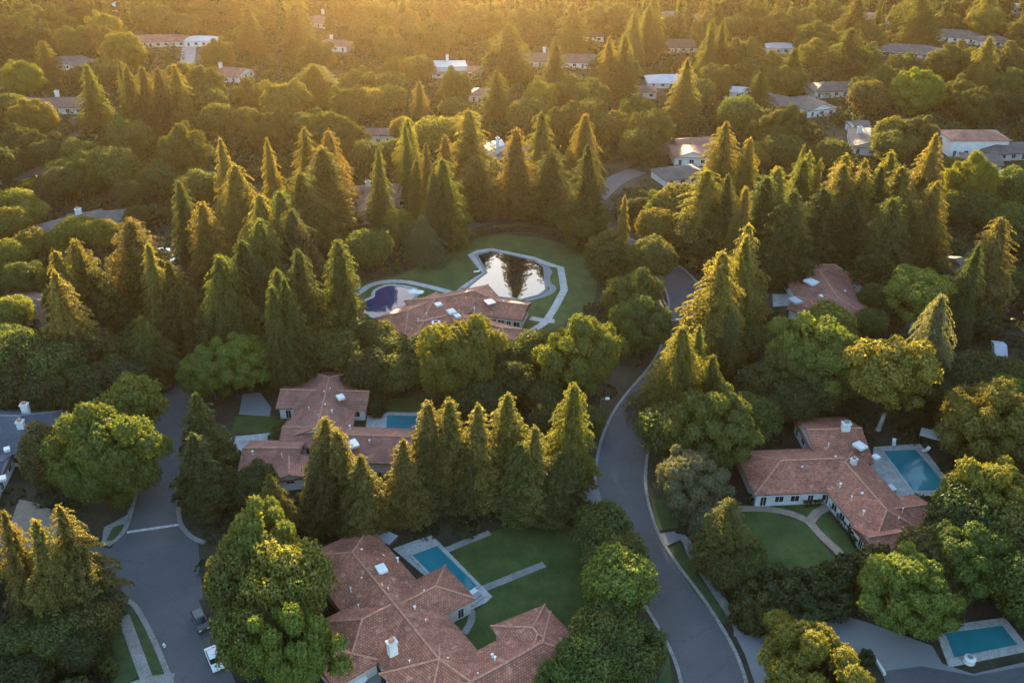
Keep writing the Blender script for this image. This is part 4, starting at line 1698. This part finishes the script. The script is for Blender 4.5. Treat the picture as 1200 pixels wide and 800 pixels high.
def raster():
    for poly, mg in CLEAR:
        mg = max(mg, .05)
        e = 4.2 * mg
        lo = poly.min(0) - e; hi = poly.max(0) + e
        i0, i1 = max(0, int((lo[0] - GX0) / GS)), min(GNX, int((hi[0] - GX0) / GS) + 2)
        j0, j1 = max(0, int((lo[1] - GY0) / GS)), min(GNY, int((hi[1] - GY0) / GS) + 2)
        if i1 <= i0 or j1 <= j0: continue
        xs = GX0 + np.arange(i0, i1) * GS; ys = GY0 + np.arange(j0, j1) * GS
        par = np.zeros((len(ys), len(xs)), bool)
        for k in range(len(poly)):
            (ax, ay), (bx, by) = poly[k - 1], poly[k]
            rows = (ay > ys) != (by > ys)
            if rows.any():
                xi = (bx - ax) * (ys[rows] - ay) / (by - ay) + ax
                par[rows] ^= xs[None, :] < xi[:, None]
            # distance to this edge
            a0, a1 = max(0, int((min(ax, bx) - e - xs[0]) / GS)), min(len(xs), int((max(ax, bx) + e - xs[0]) / GS) + 2)
            b0, b1 = max(0, int((min(ay, by) - e - ys[0]) / GS)), min(len(ys), int((max(ay, by) + e - ys[0]) / GS) + 2)
            if a1 <= a0 or b1 <= b0: continue
            gx, gy = np.meshgrid(xs[a0:a1], ys[b0:b1])
            dx, dy = bx - ax, by - ay
            t = np.clip(((gx - ax) * dx + (gy - ay) * dy) / (dx * dx + dy * dy + 1e-9), 0, 1)
            d = np.hypot(gx - ax - t * dx, gy - ay - t * dy) / mg
            v = RATIO[j0 + b0:j0 + b1, i0 + a0:i0 + a1]
            np.minimum(v, d, out=v)
        RATIO[j0:j1, i0:i1][par] = 0


raster()


def inside(x, y, mg=1.0):
    i, j = int(round((x - GX0) / GS)), int(round((y - GY0) / GS))
    if not (0 <= i < GNX and 0 <= j < GNY): return False
    return bool(RATIO[j, i] < mg)


PLACED = []


def place_tree(kind, X, Y, D, H, tint, px=None):
    var = T[kind][int(rng.integers(len(T[kind])))]
    cm, tm, D0, H0 = var
    name = NAMES[kind]
    r = empty(name, (X, Y, 0), rng.uniform(0, 6.28))
    sx = D / D0
    r.rotation_euler[0] = rng.normal(0, .022); r.rotation_euler[1] = rng.normal(0, .022)
    r.scale = (sx, sx * rng.uniform(.94, 1.06), H / H0)
    c = bpy.data.objects.new('crown', cm); col.objects.link(c); c.parent = r
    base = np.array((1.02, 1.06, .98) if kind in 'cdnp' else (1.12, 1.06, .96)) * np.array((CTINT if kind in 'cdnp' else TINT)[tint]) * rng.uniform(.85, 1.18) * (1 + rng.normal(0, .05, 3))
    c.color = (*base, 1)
    t = bpy.data.objects.new('trunk', tm); col.objects.link(t); t.parent = r
    PLACED.append(dict(o=r, kind=kind, X=X, Y=Y, D=D, H=H, tint=tint))
    return r


DEFH = {'c': 25, 'd': 24, 'n': 22, 'p': 22, 'o': 13, 'w': 12, 'u': 17, 's': 2.4}
moved = 0
PROT = [(x0, y0, x1, y1, P((x0 + x1) / 2, (y0 + y1) / 2, 3.0)[1]) for x0, y0, x1, y1 in (
    (62, 60, 108, 80), (160, 38, 204, 50), (36, 108, 88, 124), (70, 124, 100, 145), (258, 72, 308, 94), (366, 14, 386, 26), (508, 66, 570, 84),
    (566, 158, 594, 174), (616, 62, 642, 82), (668, 60, 700, 76), (784, 12, 818, 22), (776, 44, 806, 58), (774, 84, 796, 96), (788, 158, 830, 182), (788, 188, 818, 214),
    (898, 104, 922, 124), (942, 112, 972, 130), (962, 94, 996, 112), (994, 138, 1022, 178), (1030, 46, 1088, 58), (1094, 32, 1140, 46), (1116, 146, 1166, 172),
    (1150, 165, 1200, 186), (1112, 4, 1136, 20), (1014, 12, 1034, 22), (45, 250, 74, 268), (80, 248, 140, 255), (412, 214, 436, 256), (455, 214, 472, 238), (424, 256, 436, 268),
    (182, 290, 218, 316), (0, 195, 60, 216), (214, 52, 224, 76), (1112, 298, 1130, 312), (1160, 396, 1186, 408), (700, 205, 735, 235), (905, 305, 1004, 362), (226, 38, 246, 46), (384, 42, 402, 52), (684, 34, 698, 42), (858, 98, 876, 106), (560, 98, 574, 108), (742, 96, 758, 104), (906, 46, 924, 54), (1154, 38, 1172, 46), (436, 146, 452, 154), (1182, 0, 1198, 8),
    (620, 262, 650, 270), (540, 262, 600, 268), (920, 335, 1000, 360), (418, 335, 482, 372), (562, 290, 640, 345), (505, 300, 555, 330), (655, 310, 690, 355), (705, 490, 750, 610), (786, 322, 812, 385), (152, 560, 205, 640), (160, 650, 225, 790),
    (485, 630, 650, 690), (545, 690, 655, 750), (328, 446, 434, 500), (268, 508, 320, 526), (452, 486, 494, 505), (890, 500, 1050, 620), (1035, 525, 1108, 578), (880, 600, 985, 680), (282, 522, 345, 556), (0, 484, 22, 560), (228, 716, 243, 742), (246, 765, 254, 782), (1105, 733, 1195, 770), (900, 728, 990, 742), (770, 640, 800, 680), (480, 345, 610, 372), (400, 640, 500, 790))]


def covers(X, Y, D, H, kind, px, py):
    ix, iy, z1 = img(X, Y, H); bx, by, z0 = img(X, Y, 0)
    if kind in 'cdnp':
        t = (py - iy) / (by - iy)
        if not 0 < t < .95: return False
        return abs(px - (ix + (bx - ix) * t)) < D / 2 * FPX / z1 * t ** .7
    cx, cy, zc = img(X, Y, H * .58)
    rx = D / 2 * FPX / zc; ry = (by - iy) * .46
    return ((px - cx) / rx) ** 2 + ((py - cy) / ry) ** 2 < 1


def hidden_share(X, Y, D, H, kind):
    worst = 0
    ix, iy, z1 = img(X, Y, H)
    for x0, y0, x1, y1, yy in PROT:
        if Y > yy - 3 or ix + 70 < x0 or ix - 70 > x1 or iy > y1: continue
        n = 0
        for a in range(5):
            for b in range(4):
                n += covers(X, Y, D, H, kind, x0 + (x1 - x0) * (a + .5) / 5, y0 + (y1 - y0) * (b + .5) / 4)
        worst = max(worst, n / 20)
    return worst


dropped = 0
for e in TREES:
    kind, x, y, wpx, tint = e[:5]
    H0 = e[5] if len(e) > 5 else DEFH.get(kind)
    if H0 is None:
        D = wpx * depth(x, y, 10) / FPX
        H0 = min(19, max(8, .86 * D + 1))
    best = None
    cands = sorted(((abs(math.log(k)) * 2.2 + abs(sx_) / 9, k, sx_) for k in (1, .95, 1.06, .9, 1.12, .84, 1.2, .76, 1.3, .68, .6) for sx_ in (0, -2, 2, -4, 4, -6, 6)))
    for _c, k, sx_ in cands:
        H = H0 * k
        X, Y = P(x, y, H * .98)
        X += sx_
        if not inside(X, Y, 1.0):
            best = (X, Y, H); break
    if best and _c > .8: print('far fetched', e, round(k, 2), sx_)
    if best is None:
        X, Y = P(x, y, H0 * .98); best = (X, Y, H0); moved += 1
        print('TREE ON CLEAR', e)
    X, Y, H = best
    D = wpx * (Y * math.cos(TH) + (HC - H * .6) * math.sin(TH)) / FPX
    if kind == 'b' and D > 15.5: kind = 'B'
    if kind == 'B' and D < 13: kind = 'b'
    if kind in 'cn': D *= 1.16
    if kind == 'b': D *= 1.06 if Y < 300 else 1.16
    if kind == 'B': D *= 1.02
    hs = hidden_share(X, Y, D, H, kind)
    if hs > .15:
        for sh, ds in ((0, .85), (-.25, .9), (.25, .9), (0, .7), (-.45, .85), (.45, .85), (-.5, .7), (.5, .7)):
            h2 = hidden_share(X + sh * D, Y, D * ds, H, kind)
            if h2 < .15: break
        else:
            dropped += 1; print('dropped', e)
            continue
        X, D = X + sh * D, D * ds
    place_tree(kind, X, Y, D, H, tint)
print('trees', len(PLACED), 'unresolved', moved, 'dropped', dropped)

# ------------------------------------------------------------------ undergrowth: low scrub on every uncleared patch of soil
CR_POLY = [(x, y) for x, y in PX([(-60, 900), (1260, 900), (1300, -40), (-100, -40)])]


def frustum_x(Y): return .66 * (Y * math.cos(TH) + HC * math.sin(TH)) + 12


tp = np.array([(p['X'], p['Y'], p['D'] / 2) for p in PLACED])
cl = []
Y = 50.0
while Y < 640:
    st = 3.4 + Y * .008
    xw = frustum_x(Y)
    X = -xw
    while X < xw:
        x_, y_ = X + rng.uniform(-.45, .45) * st, Y + rng.uniform(-.45, .45) * st
        X += st
        if rng.random() < .12: continue
        if inside(x_, y_, 2.6): continue
        h_ = rng.uniform(1.2, 3.4) if Y < 330 else rng.uniform(2, 4.5)
        if inside(x_, y_, 4.0): h_ = min(h_, rng.uniform(.5, 1.1))
        cl.append((x_, y_, h_, st))
    Y += st
cl = np.array(cl)
print('scrub clumps', len(cl))
per = np.clip((95 - cl[:, 1] * .12), 26, 90).astype(int)
idx = np.repeat(np.arange(len(cl)), per)
nL = len(idx)
u = sph(nL); u[:, 2] = np.abs(u[:, 2])
rad = (cl[idx, 3] * .56)
C = np.stack([cl[idx, 0] + u[:, 0] * rad, cl[idx, 1] + u[:, 1] * rad, cl[idx, 2] * (.1 + .9 * u[:, 2]) * rng.uniform(.6, 1, nL)], 1)
S = .24 + cl[idx, 1] * .0009
me = quads_mesh('undergrowth', C, nrmz(u + rng.normal(0, .5, (nL, 3))), S * rng.uniform(.7, 1.3, nL), .65, M['leaf'])
ug = bpy.data.objects.new('undergrowth', me); col.objects.link(ug)
ug.color = (.036, .050, .014, 1)
tag(ug, kind='stuff')

# ------------------------------------------------------------------ wood that carries on behind and beside the counted trees
low = []
for k in range(3):
    D, H = 13, 12
    me0 = broadleaf(D, H, 30, 1500, leaf=.85)
    v = np.empty(len(me0.vertices) * 3, np.float32); me0.vertices.foreach_get('co', v)
    low.append(v.reshape(-1, 3)); bpy.data.meshes.remove(me0)
for k in range(3):
    me0 = conifer(25, 4.6, 1500, leaf=.8)
    v = np.empty(len(me0.vertices) * 3, np.float32); me0.vertices.foreach_get('co', v)
    low.append(v.reshape(-1, 3)); bpy.data.meshes.remove(me0)
VV = []
nw = 0
Y = 70.0
while Y < 690:
    st = 11.5
    xw = frustum_x(Y) + 45
    X = -xw
    while X < xw:
        x_, y_ = X + rng.uniform(-4, 4), Y + rng.uniform(-4, 4)
        X += st
        D, con = rng.uniform(9, 13), rng.random() < .25
        H = rng.uniform(15, 24) if con else rng.uniform(8, 12)
        if con: D = H * .36
        ix, iy, _ = img(x_, y_, H)
        beyond = iy < 2 or ix < -D * 3 or ix > 1200 + D * 3
        if not beyond:
            con = False; D = rng.uniform(6, 9); H = rng.uniform(3.5, 6.5)
        if inside(x_, y_, 3.0): continue
        if not beyond:
            # between the counted trees only low crowns, and none in front of houses, pools, lawns or roads
            if ((tp[:, 0] - x_) ** 2 + (tp[:, 1] - y_) ** 2 < (tp[:, 2] * .75 + D * .35) ** 2).any(): continue
            bad = False
            for dz in (H, H * .6):
                # does the crown hide cleared ground behind it?
                for dx in (-D * .45, 0, D * .45):
                    k = (HC) / (HC - dz)
                    if inside((x_ + dx) * k, (y_) * k, 0.3): bad = True
            if hidden_share(x_, y_, D, H, 'b') > 0: bad = True
            if bad: continue
        base = low[int(rng.integers(3, 6))] if con else low[int(rng.integers(0, 3))]
        D0, H0 = (9.6, 25) if con else (13, 12)
        a = rng.uniform(0, 6.28); ca, sa = math.cos(a), math.sin(a)
        b_ = base * np.array([D / D0, D / D0, H / H0])
        VV.append(np.stack([b_[:, 0] * ca - b_[:, 1] * sa + x_, b_[:, 0] * sa + b_[:, 1] * ca + y_, b_[:, 2]], 1))
        nw += 1
    Y += st
V = np.vstack(VV).astype(np.float32)
n = len(V) // 4
me = bpy.data.meshes.new('woodland')
me.vertices.add(4 * n); me.loops.add(4 * n); me.polygons.add(n)
me.vertices.foreach_set('co', V.ravel())
me.loops.foreach_set('vertex_index', np.arange(4 * n, dtype=np.int32))
me.polygons.foreach_set('loop_start', np.arange(0, 4 * n, 4, dtype=np.int32))
me.update(calc_edges=True); me.materials.append(M['leaf'])
wo = bpy.data.objects.new('woodland', me); col.objects.link(wo)
wo.color = (.047, .062, .018, 1); tag(wo, kind='stuff')
print('woodland crowns', nw)


# ------------------------------------------------------------------ hedges
def hedge(label, pts, w, h_, tint=(.035, .05, .014)):
    line = smooth_line(PX(pts), 8)
    L = np.array(line)
    seg = np.linalg.norm(np.diff(L, axis=0), axis=1); tot = seg.sum()
    n = int(tot * h_ * 90)
    t = rng.random(n) * (len(L) - 1.001); i = t.astype(int); f = t - i
    c = L[i] + (L[i + 1] - L[i]) * f[:, None]
    d = nrmz(L[i + 1] - L[i]); nn = np.stack([-d[:, 1], d[:, 0]], 1)
    a = rng.uniform(-1.25, 1.25, n) * PI / 2 * .9
    hv = h_ * (1 + .1 * np.sin(c[:, 0] * .8) + .06 * np.sin(c[:, 1] * 2.1))
    ox = np.sin(a) * w / 2 * rng.uniform(.85, 1.05, n)
    oz = np.where(np.abs(a) > 1.1, rng.uniform(.05, .8, n), .8 + .2 * np.cos(a)) * hv
    C = np.stack([c[:, 0] + nn[:, 0] * ox, c[:, 1] + nn[:, 1] * ox, oz], 1)
    No = nrmz(np.stack([nn[:, 0] * np.sin(a), nn[:, 1] * np.sin(a), np.cos(a)], 1) + rng.normal(0, .4, (n, 3)))
    o = np.array([*line[len(line) // 2], 0])
    me = quads_mesh('foliage', C - o, No, np.full(n, .2) * rng.uniform(.7, 1.4, n), .6, M['leaf'])
    r = empty('hedge', tuple(o)); tag(r, label, 'hedge')
    ob = bpy.data.objects.new('foliage', me); col.objects.link(ob); ob.parent = r; ob.color = (*tint, 1)
hedge('long dark clipped hedge curving behind the pond lawn', [(530, 288), (560, 276), (600, 271), (640, 273), (672, 283), (690, 300)], 2.4, 2.2)
hedge('straight dark hedge below the grey road at the upper edge of the dense trees', [(5, 222), (40, 219), (75, 216), (100, 212)], 2.5, 2.6, (.04, .065, .016))
hedge('low dark hedge along the white wall windows near the curving path', [(940, 592), (955, 590), (966, 585)], 1.6, 1.2)
hedge('dark planting strip along the angled white wall and the garden path', [(978, 594), (990, 612), (1003, 630), (1008, 640)], 2.4, 1.3)
hedge('dark low hedge at the left wall of the white house', [(868, 586), (885, 588), (900, 588)], 2.0, 1.2)

# ------------------------------------------------------------------ labels that single each plant out
LAND = [('the largest red roofed house', 470, 715), ('the lawn with the two straight paths', 620, 660), ('the largest house pool', 520, 670),
        ('the wide left junction', 190, 650), ('the slate roofed house', 20, 510), ('the rose tiled house', 375, 500), ('the small square pool', 475, 496),
        ('the house between the ponds', 535, 365), ('the mirror pond', 600, 325), ('the dark blue pool', 450, 350), ('the middle road curve', 755, 465),
        ('the lower middle road', 810, 700), ('the white walled house', 970, 565), ('the curving tan path', 940, 630), ('the splashed pool', 1078, 552),
        ('the bottom driveway pool', 1150, 752), ('the wide grey driveway', 950, 765), ('the white gabled red house', 960, 335), ('the road bend by the pond lawn', 790, 330),
        ('the far thin street', 220, 66), ('the upper grey road', 30, 205), ('the grey shingled house', 100, 258), ('the brown tiled chimney house', 440, 232),
        ('the bright white flat roof', 578, 166), ('the far white flat roof', 525, 74), ('the long hazy brown house', 650, 65), ('the far red roofed house', 182, 44),
        ('the low red far house', 280, 85), ('the purple brown house', 70, 120), ('the grey blue far house', 90, 70), ('the curved drive', 740, 205),
        ('the red house with white gables', 808, 168), ('the stepped grey house', 930, 115), ('the twin gabled grey house', 1012, 160), ('the two storey white house', 1145, 158),
        ('the wide pale roof', 1060, 52), ('the upper corner grey house', 1115, 38), ('the shed among dark trees', 1122, 305), ('the garden slab by the edge', 1172, 403),
        ('the left road', 205, 540), ('the straight verge and pavement', 165, 755), ('the white drive of the rose house', 290, 518), ('the pond lawn', 660, 300),
        ('the sunniest haze', 600, 20), ('the hazy pale house', 785, 90), ('the parked black car', 235, 728), ('the middle road start', 800, 390), ('the far brown house', 375, 18),
        ('the cars behind the gold trees', 205, 303)]
TW = {'g': 'green', 'l': 'bright lime', 'y': 'yellow green', 'o': 'olive', 'd': 'dark green', 'b': 'brownish green', 's': 'silvery green', 't': 'pale tan'}
KW = {'b': 'round tree', 'B': 'broad billowing tree', 'w': 'wispy weeping tree', 'o': 'dense oval tree', 'u': 'high crowned tree with pale trunk', 'c': 'conifer',
      'd': 'broad drooping conifer', 'n': 'narrow pointed conifer', 'p': 'thin ragged conifer', 's': 'shrub'}
ORD = ['first', 'second', 'third', 'fourth', 'fifth', 'sixth', 'seventh', 'eighth', 'ninth', 'tenth', 'eleventh', 'twelfth']
buckets = {}
for p in PLACED:
    x, y, _ = img(p['X'], p['Y'], p['H'] * .75)
    nm, lx_, ly_ = min(LAND, key=lambda l: (l[1] - x) ** 2 + ((l[2] - y) * 1.3) ** 2)
    dx, dy = x - lx_, y - ly_
    if abs(dx) > abs(dy): rel = 'left of' if dx < 0 else 'right of'
    else: rel = 'behind' if dy < 0 else 'in front of'
    sz = ''
    if p['kind'] == 'b': sz = 'large ' if p['D'] > 13.5 else 'small ' if p['D'] < 9 else ''
    if p['kind'] == 'c': sz = 'tall ' if p['H'] > 23 else ''
    p['ix'] = x
    buckets.setdefault(f"{sz}{TW[p['tint']]} {KW[p['kind']]} {rel} {nm}", []).append(p)
for k, v in buckets.items():
    v.sort(key=lambda p: p['ix'])
    for i, p in enumerate(v):
        lab = k if len(v) == 1 else f"{k}, {ORD[i]} from the left" if len(v) > 2 else f"{k}, {'left' if i == 0 else 'right'} one of two"
        w_ = lab.split()
        if len(w_) > 16:
            lab = f"{k}, {ORD[i]}"
            lab = ' '.join(lab.split()[:16])
        nme = NAMES[p['kind']]
        tag(p['o'], lab, 'shrub' if nme == 'shrub' else 'tree', GROUPS[nme])

# ------------------------------------------------------------------ air, sky, sun
SUN_AZ, SUN_EL = R(-5), R(7.6)      # azimuth clockwise from +Y
HAZE_D = 0.000040
m = MB(); m.box((0, 330, 0), 1300, 1000, 118, 0, -1)
hz = m.build('haze', None); tag(hz, kind='stuff')
hm = bpy.data.materials.new('haze_air'); hm.use_nodes = True
nt = hm.node_tree; nt.nodes.clear()
out = N(nt, 'ShaderNodeOutputMaterial'); pv = N(nt, 'ShaderNodeVolumePrincipled')
pv.inputs['Color'].default_value = (1.0, 0.69, 0.37, 1)
pv.inputs['Density'].default_value = HAZE_D
pv.inputs['Anisotropy'].default_value = 0.86
nt.links.new(pv.outputs[0], out.inputs['Volume'])
hz.data.materials.clear(); hz.data.materials.append(hm)

w = bpy.data.worlds.new('World'); scene.world = w; w.use_nodes = True
nt = w.node_tree
sky = N(nt, 'ShaderNodeTexSky'); sky.sky_type = 'NISHITA'; sky.sun_disc = False
sky.sun_elevation = SUN_EL; sky.sun_rotation = SUN_AZ
sky.air_density = 1.0; sky.dust_density = 1.0; sky.ozone_density = 1.5
bgn = nt.nodes['Background']
nt.links.new(sky.outputs[0], bgn.inputs[0]); bgn.inputs[1].default_value = 0.14
ld = bpy.data.lights.new('sun', 'SUN'); ld.energy = 5.0; ld.angle = R(0.5); ld.color = (1.0, .79, .44)
lo = bpy.data.objects.new('sun', ld); col.objects.link(lo)
sd = Vector((math.sin(SUN_AZ) * math.cos(SUN_EL), math.cos(SUN_AZ) * math.cos(SUN_EL), math.sin(SUN_EL)))
lo.rotation_euler = (-sd).to_track_quat('-Z', 'Y').to_euler()
lo.location = (0, 0, 200)

scene.view_settings.view_transform = 'Standard'
scene.view_settings.look = 'None'
scene.view_settings.exposure = 2.8
scene.view_settings.gamma = 1
scene.cycles.max_bounces = 6
scene.cycles.diffuse_bounces = 3
scene.cycles.glossy_bounces = 2
scene.cycles.transmission_bounces = 3
scene.cycles.transparent_max_bounces = 4
scene.cycles.volume_bounces = 1
scene.cycles.use_denoising = True
